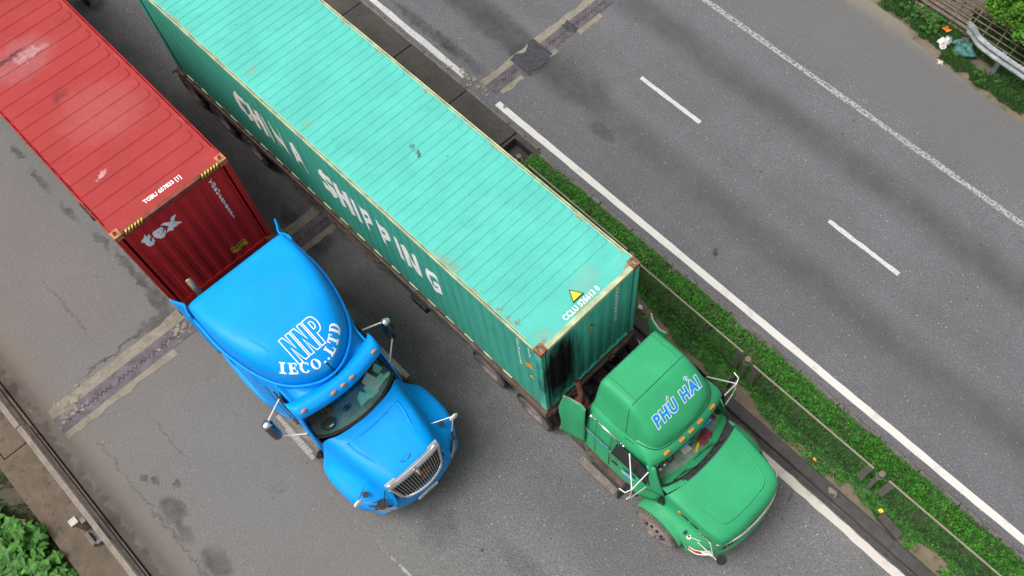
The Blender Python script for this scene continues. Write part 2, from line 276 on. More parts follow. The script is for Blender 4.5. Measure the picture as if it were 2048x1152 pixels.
MT['teal_roof'] = container_mat('sun bleached teal roof', TEAL_ROOF, (0.36, 0.17, 0.07), faded=(0.15, 0.56, 0.48), kind='roof', scuff=[(-4.48, 0.07, .07, .07, .95, (.09, .05, .03)), (-4.68, 0.07, .10, .03, .8, (.06, .05, .04)), (-0.92, -1.10, .035, .07, .9, (.30, .13, .05)), (-1.13, -1.11, .03, .06, .9, (.32, .14, .05)), (-1.34, -1.11, .025, .05, .8, (.32, .14, .05)), (-1.55, -1.11, .02, .05, .7, (.32, .14, .05)), (-0.72, -1.08, .05, .08, .9, (.28, .12, .05)), (-0.12, -1.05, .10, .12, .8, (.28, .11, .04)), (-0.12, 1.05, .10, .14, .8, (.28, .11, .04)), (-0.25, -0.9, .14, .22, .3, (.34, .2, .1)), (-0.12, -.1, .10, .35, .5, (.36, .17, .06)), (-0.45, 0.35, .25, .35, .3, (.30, .33, .24)), (-6.5, -.95, .10, .15, .35, (.3, .28, .15)), (-8.3, -.9, .12, .15, .4, (.3, .25, .12)), (-2.4, -1.1, .4, .12, .5, (.3, .25, .12))])
MT['teal_side'] = container_mat('teal side steel', (0.058, 0.345, 0.25), (0.25, 0.14, 0.07), kind='side')
MT['teal_front'] = container_mat('teal front steel with soot', (0.09, 0.56, 0.42), (0.25, 0.14, 0.07), kind='soot')
MT['red_roof'] = container_mat('faded red roof', (0.36, 0.042, 0.040), (0.30, 0.16, 0.13), faded=(0.38, 0.06, 0.055), kind='roof', rustamt=0.35, scuff=[(-4.85, -0.25, 0.6, 0.8, 0.3, (0.40, 0.24, 0.25)), (-5.02, -0.55, 0.10, 0.55, 0.95, (0.05, 0.03, 0.04)), (-4.85, -0.05, 0.10, 0.4, 0.45, (0.50, 0.42, 0.43)), (-3.48, -0.21, .16, .14, .75, (0.14, .03, .03)), (-3.6, -.05, .08, .08, .6, (.16, .04, .04)), (-1.4, -0.63, .06, .12, .8, (.6, .4, .38)), (-2.6, .2, .9, .9, .3, (.45, .16, .15))])
MT['red_rail'] = plain('dull red brown header rail', (0.22, 0.045, 0.03), 0.7, 0, 0.35, 6)
MT['red_side'] = container_mat('dark red container steel', (0.56, 0.028, 0.028), (0.14, 0.02, 0.01), kind='side', rustamt=0.6)

# ------------------------------------------------------------------ object helpers
def tag(o, label=None, cat=None, group=None, kind=None):
    if label: o['label'] = label
    if cat: o['category'] = cat
    if group: o['group'] = group
    if kind: o['kind'] = kind
    return o

class Frame:
    """origin of authored coordinates relative to the thing's root (root sits at off in authored coordinates)"""
    off = Vector((0, 0, 0))

def link(name, me, m, parent=None, smooth=False, off=None):
    if off is None: off = Frame.off if parent is not None else Vector((0, 0, 0))
    if off.length > 0: me.transform(Matrix.Translation(-off))
    me.update(); o = bpy.data.objects.new(name, me); COL.objects.link(o)
    for mm in (m if isinstance(m, (list, tuple)) else [m]): me.materials.append(MT[mm] if isinstance(mm, str) else mm)
    if smooth: me.shade_smooth() if hasattr(me, 'shade_smooth') else [setattr(p, 'use_smooth', True) for p in me.polygons]
    if parent is not None: o.parent = parent
    return o

def empty(name, loc, rz=0.0):
    o = bpy.data.objects.new(name, None); COL.objects.link(o); o.location = loc; o.rotation_euler = (0, 0, rz); o.empty_display_size = 0.3; return o

class MB:
    def __init__(s): s.v = []; s.f = []; s.mi = []
    def add(s, vs, fs, mi=0):
        k = len(s.v); s.v += [tuple(p) for p in vs]; s.f += [tuple(i + k for i in f) for f in fs]; s.mi += [mi] * len(fs)
    def box(s, x0, x1, y0, y1, z0, z1, mi=0):
        v = [(x, y, z) for x in (x0, x1) for y in (y0, y1) for z in (z0, z1)]
        s.add(v, [(0, 1, 3, 2), (4, 6, 7, 5), (0, 4, 5, 1), (2, 3, 7, 6), (0, 2, 6, 4), (1, 5, 7, 3)], mi)
    def bar(s, a, b, w, h=None, up=(0, 0, 1), mi=0):
        a = Vector(a); b = Vector(b); d = (b - a).normalized(); h = h or w; up = Vector(up)
        if abs(d.dot(up)) > 0.99: up = Vector((1, 0, 0))
        r = d.cross(up).normalized() * w / 2; u = r.cross(d).normalized() * h / 2
        v = [p + i * r + j * u for p in (a, b) for i, j in ((-1, -1), (1, -1), (1, 1), (-1, 1))]
        s.add(v, [(0, 1, 2, 3)[::-1], (4, 5, 6, 7), (0, 1, 5, 4), (1, 2, 6, 5), (2, 3, 7, 6), (3, 0, 4, 7)], mi)
    def tube(s, pts, r, seg=8, mi=0, cap=True):
        pts = [Vector(p) for p in pts]; n = len(pts); rs = r if isinstance(r, (list, tuple)) else [r] * n
        vs = []; fs = []; up = Vector((0, 0, 1))
        for i, p in enumerate(pts):
            d = ((pts[min(i + 1, n - 1)] - pts[max(i - 1, 0)])).normalized()
            uu = up if abs(d.dot(up)) < 0.95 else Vector((1, 0, 0))
            a = d.cross(uu).normalized(); b = a.cross(d)
            for k in range(seg):
                t = 2 * math.pi * k / seg; vs.append(p + (a * math.cos(t) + b * math.sin(t)) * rs[i])
        for i in range(n - 1):
            for k in range(seg):
                k2 = (k + 1) % seg; fs.append((i * seg + k, i * seg + k2, (i + 1) * seg + k2, (i + 1) * seg + k))
        if cap: fs.append(tuple(range(seg))[::-1]); fs.append(tuple((n - 1) * seg + k for k in range(seg)))
        s.add(vs, fs, mi)
    def disc(s, c, axis, r, h, seg=16, mi=0):
        c = Vector(c); ax = Vector(axis).normalized(); s.tube([c - ax * h / 2, c + ax * h / 2], r, seg, mi)
    def lathe(s, c, axis, prof, seg=32, mi=0):
        """prof: list of (along axis, radius)"""
        c = Vector(c); ax = Vector(axis).normalized(); uu = Vector((0, 0, 1)) if abs(ax.z) < 0.9 else Vector((1, 0, 0))
        a = ax.cross(uu).normalized(); b = ax.cross(a); vs = []; fs = []; n = len(prof)
        for (h, r) in prof:
            for k in range(seg):
                t = 2 * math.pi * k / seg; vs.append(c + ax * h + (a * math.cos(t) + b * math.sin(t)) * r)
        for i in range(n - 1):
            for k in range(seg):
                k2 = (k + 1) % seg; fs.append((i * seg + k, i * seg + k2, (i + 1) * seg + k2, (i + 1) * seg + k))
        s.add(vs, fs, mi)
    def ell(s, c, rx, ry, rz, su=14, sv=8, mi=0, rot=None):
        vs = []; fs = []; rot = rot or Matrix.Identity(3)
        for i in range(sv + 1):
            ph = math.pi * i / sv
            for k in range(su):
                t = 2 * math.pi * k / su; vs.append(Vector(c) + rot @ Vector((rx * math.sin(ph) * math.cos(t), ry * math.sin(ph) * math.sin(t), rz * math.cos(ph))))
        for i in range(sv):
            for k in range(su):
                k2 = (k + 1) % su; fs.append((i * su + k, (i + 1) * su + k, (i + 1) * su + k2, i * su + k2))
        s.add(vs, fs, mi)
    def poly(s, pts, h=None, mi=0):
        """flat polygon, optionally extruded down by h"""
        n = len(pts); vs = list(pts)
        if h:
            vs = vs + [(p[0], p[1], p[2] - h) for p in pts]
            s.add(vs, [tuple(range(n)), tuple(range(2 * n - 1, n - 1, -1))] + [(i, i + n, (i + 1) % n + n, (i + 1) % n) for i in range(n)], mi)
        else: s.add(vs, [tuple(range(n))], mi)
    def mesh(s, name='m', clean=False, bevel=0.0):
        me = bpy.data.meshes.new(name); me.from_pydata(s.v, [], s.f)
        for p, i in zip(me.polygons, s.mi): p.material_index = i
        if clean or bevel:
            bm = bmesh.new(); bm.from_mesh(me); bmesh.ops.remove_doubles(bm, verts=bm.verts, dist=1e-5); bmesh.ops.recalc_face_normals(bm, faces=bm.faces)
            if bevel:
                es = [e for e in bm.edges if len(e.link_faces) == 2 and e.calc_face_angle() > 0.5]
                bmesh.ops.bevel(bm, geom=es, offset=bevel, segments=2, affect='EDGES', profile=0.6)
            bm.to_mesh(me); bm.free()
        return me
    def build(s, name, m, parent=None, smooth=False, clean=False, bevel=0.0, off=None): return link(name, s.mesh(name, clean or smooth, bevel), m, parent, smooth, off)

def cr(p0, p1, p2, p3, t):
    return 0.5 * ((2 * p1) + (-p0 + p2) * t + (2 * p0 - 5 * p1 + 4 * p2 - p3) * t * t + (-p0 + 3 * p1 - 3 * p2 + p3) * t ** 3)
def crline(pts, n, closed=False):
    out = []; m = len(pts)
    g = (lambda i: pts[i % m]) if closed else (lambda i: pts[i] if 0 <= i < m else (pts[0] * 2 - pts[1] if i < 0 else pts[-1] * 2 - pts[-2]))
    for i in range(m if closed else m - 1):
        for k in range(n): out.append(cr(g(i - 1), g(i), g(i + 1), g(i + 2), k / n))
    if not closed: out.append(pts[-1])
    return out
def patch(net, nu=4, nv=4, mirror=False):
    """smooth surface through a control net (rows of Vectors); mirror adds the y -> -y half (first column on y=0)"""
    net = [[Vector(p) for p in row] for row in net]
    if mirror: net = [[Vector((p.x, -p.y, p.z)) for p in reversed(row[1:])] + row for row in net]
    rows = [crline(r, nv) for r in net]; cols = list(zip(*rows)); cols = [crline(list(c), nu) for c in cols]
    g = list(zip(*cols)); nr = len(g); nc = len(g[0]); b = MB()
    b.add([p for row in g for p in row], [(i * nc + j, i * nc + j + 1, (i + 1) * nc + j + 1, (i + 1) * nc + j) for i in range(nr - 1) for j in range(nc - 1)])
    return b
def thicken(me, t):
    bm = bmesh.new(); bm.from_mesh(me); bmesh.ops.remove_doubles(bm, verts=bm.verts, dist=1e-4); bmesh.ops.recalc_face_normals(bm, faces=bm.faces)
    bmesh.ops.solidify(bm, geom=bm.faces[:], thickness=t); bm.to_mesh(me); bm.free(); return me
def shell(st, seg=28, nu=5, cap=(True, True), full=False):
    """lofted body along x: st = list of (x, half width, z bottom, z top, exponent, top width ratio)"""
    ps = crline([Vector(s[:3]) for s in st], nu), crline([Vector(s[3:6]) for s in st], nu); b = MB(); vs = []; fs = []
    for a, c in zip(*ps):
        x, w, zb = a; zt, n, tw = c
        for k in range(seg + 1):
            t = math.pi * k / seg; co, si = math.cos(t), math.sin(t)
            yy = w * math.copysign(abs(co) ** (2 / n), co); f = abs(si) ** (2 / n)
            vs.append((x, yy * (1 + (tw - 1) * f), zb + (zt - zb) * f))
    m = len(ps[0]); c = seg + 1
    for i in range(m - 1):
        for k in range(seg): fs.append((i * c + k, i * c + k + 1, (i + 1) * c + k + 1, (i + 1) * c + k))
        if full: fs.append((i * c + seg, i * c, (i + 1) * c, (i + 1) * c + seg))
    if cap[0]: fs.append(tuple(range(c)))
    if cap[1]: fs.append(tuple((m - 1) * c + k for k in range(c))[::-1])
    b.add(vs, fs); return b

def bvh_of(objs):
    vs = []; fs = []
    for o in objs:
        k = len(vs); 
        for v in o.data.vertices: vs.append(v.co.copy())
        for p in o.data.polygons: fs.append([i + k for i in p.vertices])
    return BVHTree.FromPolygons(vs, fs)

# ------------------------------------------------------------------ lettering
_tc = {}
def text2d(body, bold=0.0, shear=0.0, spacing=1.0):
    key = (body, bold, shear, spacing)
    if key not in _tc:
        cu = bpy.data.curves.new('t', 'FONT'); cu.body = body; cu.offset = bold; cu.shear = shear; cu.space_character = spacing; cu.resolution_u = 4; cu.fill_mode = 'FRONT'
        o = bpy.data.objects.new('t', cu); COL.objects.link(o); dg = bpy.context.evaluated_depsgraph_get(); dg.update()
        me = o.evaluated_get(dg).to_mesh(); vs = [v.co.copy() for v in me.vertices]; fs = [tuple(p.vertices) for p in me.polygons]
        o.evaluated_get(dg).to_mesh_clear(); bpy.data.objects.remove(o); bpy.data.curves.remove(cu)
        _tc[key] = (vs, fs)
    return _tc[key]
def lettering(name, body, parent, m, place, width, height, bold=0.0, shear=0.0, cutx=(), cuty=(), grid=0.0, spacing=1.0, ref=None, raw=None, thick=0.0):
    """place(u, v) -> point in authored coordinates; u along the word (centred), v up (centred); ref = text whose size sets the scale"""
    vs, fs = raw or text2d(body, bold, shear, spacing); rv = (text2d(*ref)[0] if ref else vs)
    x0 = min(v.x for v in rv); x1 = max(v.x for v in rv); y0 = min(v.y for v in rv); y1 = max(v.y for v in rv)
    sx = width / (x1 - x0); sy = height / (y1 - y0); cx = (x0 + x1) / 2; cy = (y0 + y1) / 2
    bm = bmesh.new(); bv = [bm.verts.new(((v.x - cx) * sx, (v.y - cy) * sy, 0)) for v in vs]
    for f in fs:
        try: bm.faces.new([bv[i] for i in f])
        except ValueError: pass
    cx_, cy_ = list(cutx), list(cuty)
    if grid: cx_ += [-width + i * grid for i in range(int(2 * width / grid))]; cy_ += [-height + i * grid for i in range(int(2 * height / grid))]
    for c in cx_: bmesh.ops.bisect_plane(bm, geom=bm.verts[:] + bm.edges[:] + bm.faces[:], plane_co=(c, 0, 0), plane_no=(1, 0, 0))
    for c in cy_: bmesh.ops.bisect_plane(bm, geom=bm.verts[:] + bm.edges[:] + bm.faces[:], plane_co=(0, c, 0), plane_no=(0, 1, 0))
    for v in bm.verts: v.co = Vector(place(v.co.x, v.co.y))
    me = bpy.data.meshes.new(name); bm.to_mesh(me); bm.free(); return link(name, me, m, parent)
def ring(ox, oy, ix, iy, n=28, a0=0.0, a1=360.0, cx=0, cy=0, sx=0):
    vs = []; fs = []
    for k in range(n + 1):
        t = R(a0 + (a1 - a0) * k / n); vs += [Vector((cx + ox * math.cos(t), cy + oy * math.sin(t), 0)), Vector((cx + ix * math.cos(t), cy + iy * math.sin(t), 0))]
    for k in range(n): fs.append((2 * k, 2 * k + 2, 2 * k + 3, 2 * k + 1))
    return vs, fs
def slab_glyph(ch):
    """fat slab serif capitals in a unit cell (w, pieces)"""
    V = []; F = []
    def rc(a, b, c, d):
        k = len(V); V.extend([Vector((a, c, 0)), Vector((b, c, 0)), Vector((b, d, 0)), Vector((a, d, 0))]); F.append((k, k + 1, k + 2, k + 3))
    def rg(*a, **k):
        v, f = ring(*a, **k); n = len(V); V.extend(v); F.extend([tuple(i + n for i in q) for q in f])
    if ch == 'I': rc(.18, .46, .12, .88); rc(.02, .62, 0, .12); rc(.02, .62, .88, 1); w = .66
    elif ch == 'E': rc(.12, .38, .12, .88); rc(0, .8, 0, .12); rc(0, .8, .88, 1); rc(.38, .56, .44, .56); rc(.56, .64, .34, .66); rc(.7, .8, .12, .32); rc(.7, .8, .68, .88); w = .84
    elif ch == 'L': rc(.12, .38, .12, .88); rc(0, .8, 0, .12); rc(0, .52, .88, 1); rc(.7, .8, .12, .34); w = .82
    elif ch == 'T': rc(.3, .56, .12, .88); rc(.16, .7, 0, .12); rc(0, .86, .88, 1); rc(0, .1, .66, .88); rc(.76, .86, .66, .88); w = .9
    elif ch == 'O': rg(.48, .5, .22, .43, cx=.48, cy=.5); w = 1.0
    elif ch == 'C': rg(.46, .5, .2, .42, a0=42, a1=318, cx=.46, cy=.5); rc(.78, .86, .62, .94); w = .9
    elif ch == 'D': rc(.1, .36, .1, .9); rg(.5, .5, .22, .4, a0=-90, a1=90, cx=.4, cy=.5); rc(0, .4, 0, .1); rc(0, .4, .9, 1); w = .94
    else: rg(.11, .11, .001, .001, n=12, cx=.12, cy=.12); w = .3
    return V, F, w

# ------------------------------------------------------------------ setting
def sheet(name, x0, x1, y0, y1, z, m, label=None, cat=None, jit=0.0, n=2, kind='structure', hole=None):
    b = MB()
    rows = [(x0 + (x1 - x0) * i / (n - 1)) for i in range(n)]
    vs = []
    for x in rows:
        j0 = random.uniform(-jit, jit); j1 = random.uniform(-jit, jit); vs += [(x, y0 + j0, z), (x, y1 + j1, z)]
    b.add(vs, [(2 * i, 2 * i + 2, 2 * i + 3, 2 * i + 1) for i in range(n - 1)])
    o = b.build(name, m); tag(o, kind=kind)
    if label: tag(o, label, cat)
    return o
sheet('ground', -200, 200, -200, 200, -0.9, 'earth')
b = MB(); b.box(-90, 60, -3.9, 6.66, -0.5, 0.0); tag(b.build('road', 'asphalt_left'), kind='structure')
b = MB(); b.box(-90, 60, 8.42, 60, -0.5, 0.0); b = MB()
# right carriageway with its ragged verge edge
xs = [-90, -30, -20] + [-12 + 0.35 * i for i in range(50)] + [10, 60]
edge = lambda x: 17.55 + (0.22 if x < -6.0 else 0) - 0.33 * min(1, max(0, (x + 6) / 3)) + 0.13 * mnoise.noise(Vector((x * 0.9, 1, 0))) + 0.05 * mnoise.noise(Vector((x * 4, 5, 0)))
vs = []; 
for x in xs: vs += [(x, 8.40, 0), (x, edge(x), 0), (x, edge(x), -0.25), (x, 8.40, -0.25)]
fs = []
for i in range(len(xs) - 1):
    k = 4 * i; fs += [(k, k + 4, k + 5, k + 1), (k + 1, k + 5, k + 6, k + 2)]
b.add(vs, fs); tag(b.build('road', 'asphalt_right', clean=True), kind='structure')
# verge soil beyond the right road
g = MB(); nx, ny = 60, 24; vs = []
for i in range(nx + 1):
    for j in range(ny + 1):
        x = -25 + 35 * i / nx; y = 17.0 + 10 * j / ny; vs.append((x, y, -0.03 + 0.05 * mnoise.noise(Vector((x, y, 0))) - (0.35 if y < 17.3 else 0) * (edge(x) > y) + (-(y - 18.9) * 0.35 if y > 18.9 else 0)))
g.add(vs, [(i * (ny + 1) + j, (i + 1) * (ny + 1) + j, (i + 1) * (ny + 1) + j + 1, i * (ny + 1) + j + 1) for i in range(nx) for j in range(ny)])
tag(g.build('verge_soil', 'soil', smooth=True), kind='structure')
# painted lines (sheets 4 mm above the road)
Z1 = 0.004
sheet('road_line', -11.75, 60, 8.62, 8.79, Z1, 'line_solid', 'bright solid white edge line beside the planted median', 'road marking', 0.006, 260)
sheet('road_line', -90, -12.95, 8.62, 8.78, Z1, 'line_dash', 'worn solid white edge line beyond the expansion joint', 'road marking', 0.012, 260)
sheet('road_line', -90, 60, 14.73, 14.88, Z1, 'line_worn', 'heavily worn speckled white line on the far side', 'road marking', 0.012, 400)
sheet('road_line', -11.0, 60, 6.32, 6.50, Z1, 'line_dirty', 'dirty cream edge line along the dark median kerb', 'road marking', 0.014, 300)
sheet('road_line', -90, -12.8, 6.32, 6.50, Z1, 'line_dirty', None, None, 0.014, 200)
for x0, which in ((-17.7, None), (-9.76, 'upper'), (-3.81, 'lower'), (2.15, None)):
    o = sheet('lane_dash', x0, x0 + 1.98, 11.72, 11.83, Z1, 'line_dash', ('white lane dash nearest the expansion joint' if which == 'upper' else 'white lane dash below the first, right of centre') if which else None, 'road marking' if which else None, 0.008, 18)

# near kerb of the median and the gutter
def kerb_blocks(name, x0, x1, y0, y1, z1, L, m, jz=0.01, chip=0.02):
    b = MB(); x = x0
    while x < x1:
        xe = min(x + L * random.uniform(0.94, 1.06), x1); n = max(9, int(L * 12)); dy = random.uniform(-0.012, 0.012); dz = random.uniform(-jz, jz); vs = []
        for i in range(n + 1):
            xx = x + 0.012 + (xe - x - 0.024) * i / n; c0 = random.uniform(0, chip); c1 = random.uniform(0, chip); zz = z1 + dz + random.uniform(-0.004, 0.004)
            vs += [(xx, y0 + dy, -0.3), (xx, y0 + dy + c0 * .4, zz - c0 - 0.01), (xx, y0 + dy + 0.02 + c0, zz), (xx, y1 + dy - 0.02 - c1, zz), (xx, y1 + dy - c1 * .4, zz - c1 - 0.01), (xx, y1 + dy, -0.3)]
        fs = []
        for i in range(n):
            for k in range(5): a = 6 * i + k; fs.append((a, a + 6, a + 7, a + 1))
        fs += [tuple(range(6)), tuple(range(6 * n + 5, 6 * n - 1, -1))]
        b.add(vs, fs); x = xe
    return tag(b.build(name, m, clean=True), kind='structure')
kerb_blocks('kerb', -60, 40, 6.63, 6.87, 0.18, 9.0, 'kerb_dark', 0.003, 0.012)
kerb_blocks('kerb', -9.85, 40, 8.25, 8.41, 0.13, 1.0, 'kerb_old', 0.02, 0.035)
sheet('gutter', -11.5, 40, 6.515, 6.628, 0.0045, 'kerb_dark', jit=0.01, n=200)
sheet('gutter', -9.8, 40, 8.402, 8.47, 0.006, 'kerb_old', jit=0.02, n=200)
# soil of the median
g = MB(); vs = []; nx, ny = 260, 12
for i in range(nx + 1):
    for j in range(ny + 1):
        x = -9.82 + 30 * i / nx; y = 6.86 + 1.405 * j / ny; vs.append((x, y, 0.12 + 0.03 * mnoise.noise(Vector((x * 2, y * 3, 0))) - 0.05 * (y > 8.1)))
g.add(vs, [(i * (ny + 1) + j, (i + 1) * (ny + 1) + j, (i + 1) * (ny + 1) + j + 1, i * (ny + 1) + j + 1) for i in range(nx) for j in range(ny)])
tag(g.build('median_soil', 'soil', smooth=True), kind='structure')
# concrete slabs of the median, up to the drain pit
jx = [-30.9, -28.85, -26.8, -24.75, -22.7, -20.65, -18.65, -16.63, -14.6, -12.51, -10.70]
b = MB()
for a, c in zip(jx[:-1], jx[1:]):
    dz = random.uniform(-0.006, 0.006); b.box(a + 0.015, c - 0.015, 6.875, 8.385, -0.3, 0.13 + dz)
b.box(-31, -10.72, 6.97, 8.38, -0.3, 0.09)
tag(b.build('median_slabs', 'slab', clean=True, bevel=0.008), kind='structure')
kerb_blocks('kerb', -40, -10.0, 8.388, 8.52, 0.075, 1.6, 'kerb_old', 0.012, 0.03)
b = MB()
b.box(-10.69, -10.62, 6.965, 8.385, -0.3, 0.10); b.box(-10.0, -9.86, 6.965, 8.385, -0.3, 0.12); b.box(-10.62, -10.0, 8.24, 8.385, -0.3, 0.10); b.box(-10.62, -10.0, 6.965, 7.35, -0.3, 0.10)
b.box(-10.62, -10.0, 7.35, 8.24, -0.3, -0.16); b.bar((-10.5, 7.9, -0.12), (-10.15, 8.1, -0.12), 0.03, 0.02)
tag(b.build('drain_pit', 'kerb_dark', clean=True), 'dark square drain pit at the end of the median slabs', 'drain pit')

# expansion joints
def ragged(b, x0, x1, y0, y1, z, j0, j1, dy=0.07, skip=None, mi=0):
    n = max(2, int((y1 - y0) / dy)); run = []
    def flush():
        if len(run) > 1:
            vs = [p for q in run for p in q]; b.add(vs, [(2 * i, 2 * i + 1, 2 * i + 3, 2 * i + 2) for i in range(len(run) - 1)], mi)
    for i in range(n + 1):
        y = y0 + (y1 - y0) * i / n
        a = x0 + j0 * mnoise.noise(Vector((y * 3.1, x0, z))) * 2 + random.uniform(-.2, .2) * j0; c = x1 + j1 * mnoise.noise(Vector((y * 3.7, x1, z + 4))) * 2 + random.uniform(-.2, .2) * j1
        if skip and skip(y): flush(); run = []; continue
        run.append(((a, y, z), (max(c, a + 0.01), y, z)))
    flush()
def joint(xa, y0, y1, skipA=None, skipC=None, wA=0.24, wS=0.36, wC=0.16, label=''):
    root = empty('expansion_joint', (xa, (y0 + y1) / 2, 0)); tag(root, label, 'expansion joint'); Frame.off = Vector(root.location)
    b = MB(); ragged(b, xa - wA, xa, y0, y1, 0.008, 0.025, 0.0, skip=skipA); ragged(b, xa + wS, xa + wS + wC, y0, y1, 0.008, 0.0, 0.045, skip=skipC)
    b.build('concrete_strip', 'joint_concrete', root)
    b = MB(); b.add([(xa, y0, 0.012), (xa + wS, y0, 0.012), (xa + wS, y1, 0.012), (xa, y1, 0.012)], [(0, 1, 2, 3)]); b.build('steel_plate', 'joint_steel', root)
    b = MB(); y = y0 + 0.1; xm = xa + wS * 0.52; pts = []
    while y < y1 - 0.1: pts.append((xm - 0.045, y)); pts.append((xm + 0.045, y + 0.055)); y += 0.11
    for (p, q) in zip(pts[:-1], pts[1:]):
        if random.random() < 0.93: b.bar((p[0], p[1], 0.0135), (q[0], q[1], 0.0135), 0.012, 0.004)
    b.build('finger_teeth', 'blacktar', root); Frame.off = Vector((0, 0, 0)); return root
joint(-12.38, -3.55, 6.6, label='grey steel finger joint across the lane under the two lorries', skipC=lambda y: -0.8 < y < -0.2, wA=0.27, wS=0.43, wC=0.17)
joint(-12.36, 8.86, 13.05, label='broken steel finger joint on the open road with tan concrete edge', skipC=lambda y: not (9.0 < y < 9.75 or 10.6 < y < 10.95 or 11.7 < y < 12.6), wA=0.2, wS=0.38, wC=0.15)
b = MB(); ragged(b, -12.50, -11.85, 9.85, 10.75, 0.016, 0.10, 0.12, 0.05); ragged(b, -12.4, -12.0, 11.55, 11.8, 0.016, 0.08, 0.1, 0.05)
tag(b.build('tar_patch', 'tar'), 'dark tar smears over the broken road joint', 'road patch', kind='structure')
b = MB()
for (cx, cy, n) in ((-12.35, -3.15, 60), (-12.25, -0.5, 34), (-12.95, 8.72, 40), (-12.3, 8.75, 16)):   # mortar crumbs by the joint ends
    for i in range(n):
        a = random.uniform(0, 6.28); rr = random.gauss(0, 0.22); p = (cx + rr * math.cos(a) * (2.2 if cy > 8 else 1), cy + rr * math.sin(a) * (0.45 if cy > 8 else 1.4)); s = random.uniform(0.012, 0.06); m = random.randint(5, 7); of = random.uniform(0, 6)
        b.poly([(p[0] + s * random.uniform(.5, 1.3) * math.cos(of + 6.283 * k / m), p[1] + s * random.uniform(.5, 1.3) * math.sin(of + 6.283 * k / m), 0.018 + i * 0.0001) for k in range(m)])
tag(b.build('mortar_crumbs', 'joint_concrete'), 'pale crumbled mortar scattered at the joint ends', 'rubble', kind='stuff')

# left edge: ledge, bank
b = MB(); b.box(-60, -12.33, -4.72, -3.92, -0.6, 0.05); b.box(-12.30, 30, -4.74, -3.92, -0.6, 0.06); b.box(-60, 30, -4.9, -4.745, -0.6, 0.01)
tag(b.build('ledge', 'ledge', clean=True, bevel=0.01), kind='structure')
g = MB(); vs = []; nx, ny = 120, 30
for i in range(nx + 1):
    for j in range(ny + 1):
        x = -16 + 14 * i / nx; y = -4.9 - 5 * j / ny; vs.append((x, y, -0.12 - 0.14 * (-4.9 - y) + 0.07 * mnoise.noise(Vector((x * 1.7, y * 1.7, 0)))))
g.add(vs, [(i * (ny + 1) + j, (i + 1) * (ny + 1) + j, (i + 1) * (ny + 1) + j + 1, i * (ny + 1) + j + 1) for i in range(nx) for j in range(ny)])
tag(g.build('bank', 'earth', smooth=True), kind='structure')

# ------------------------------------------------------------------ containers
HW, HT, LN = 1.219, 2.896, 12.19
def pad_roof(pitch, hw, sl, h, yend, x_first, n, rnd):
    ends = [1.16]
    if rnd: rows = [-yend, -yend + 0.012, -yend + 0.05, -yend + 0.11]; fr = [0.45, 0.72, 0.92, 1.0]
    else: rows = [-yend, -yend + 0.03, -yend + 0.07]; fr = [0.8, 0.97, 1.0]
    lr = [-1.15, -1.14, -1.13, -1.12] if rnd else rows; lf = [1, 1, 1, 1] if rnd else fr
    ys = [-1.17] + [lr[0] - 0.01] + lr + [-0.3, 0.3] + [-r for r in reversed(rows)] + [-rows[0] + 0.02, 1.17]
    ff = [0.8 if not rnd else 1, 0.8 if not rnd else 1] + lf + [1, 1] + list(reversed(fr)) + [0.8, 0.8]; zz = [0, 0] + [h * 0.9 if k == 0 else h for k in range(len(rows))] + [h, h] + [h * 0.9 if k == len(rows) - 1 else h for k in range(len(rows))] + [0, 0]
    vs = []; nc = 0
    for y, f, z in zip(ys, ff, zz):
        row = [(-0.03, y, 0)]
        for i in range(n):
            c = x_first - i * pitch; w = hw * f; cz = 0.004 * (1 - (y / 1.2) ** 2)
            row += [(c + w + sl, y, cz), (c + w, y, z + cz), (c - w, y, z + cz), (c - w - sl, y, cz)]
        row.append((-LN + 0.03, y, 0)); nc = len(row); vs += row
    b = MB(); b.add(vs, [(i * nc + j, (i + 1) * nc + j, (i + 1) * nc + j + 1, i * nc + j + 1) for i in range(len(ys) - 1) for j in range(nc - 1)][:])
    return b
CP, CF, CS, CD = 0.278, 0.072, 0.067, 0.022      # side corrugation: pitch, flat, slope, depth
def corr(t):
    """depth (0 = outer face) at running length t"""
    t = t % CP
    if t < CF: return 0.0
    if t < CF + CS: return CD * (t - CF) / CS
    if t < 2 * CF + CS: return CD
    return CD * (1 - (t - 2 * CF - CS) / (CP - 2 * CF - CS))
def corr_folds(a, b):
    out = []; k = int(a // CP) - 1
    while k * CP < b:
        for o in (0, CF, CF + CS, 2 * CF + CS): 
            t = k * CP + o
            if a < t < b: out.append(t)
        k += 1
    return out
def side_depth(x): return corr(x + LN)
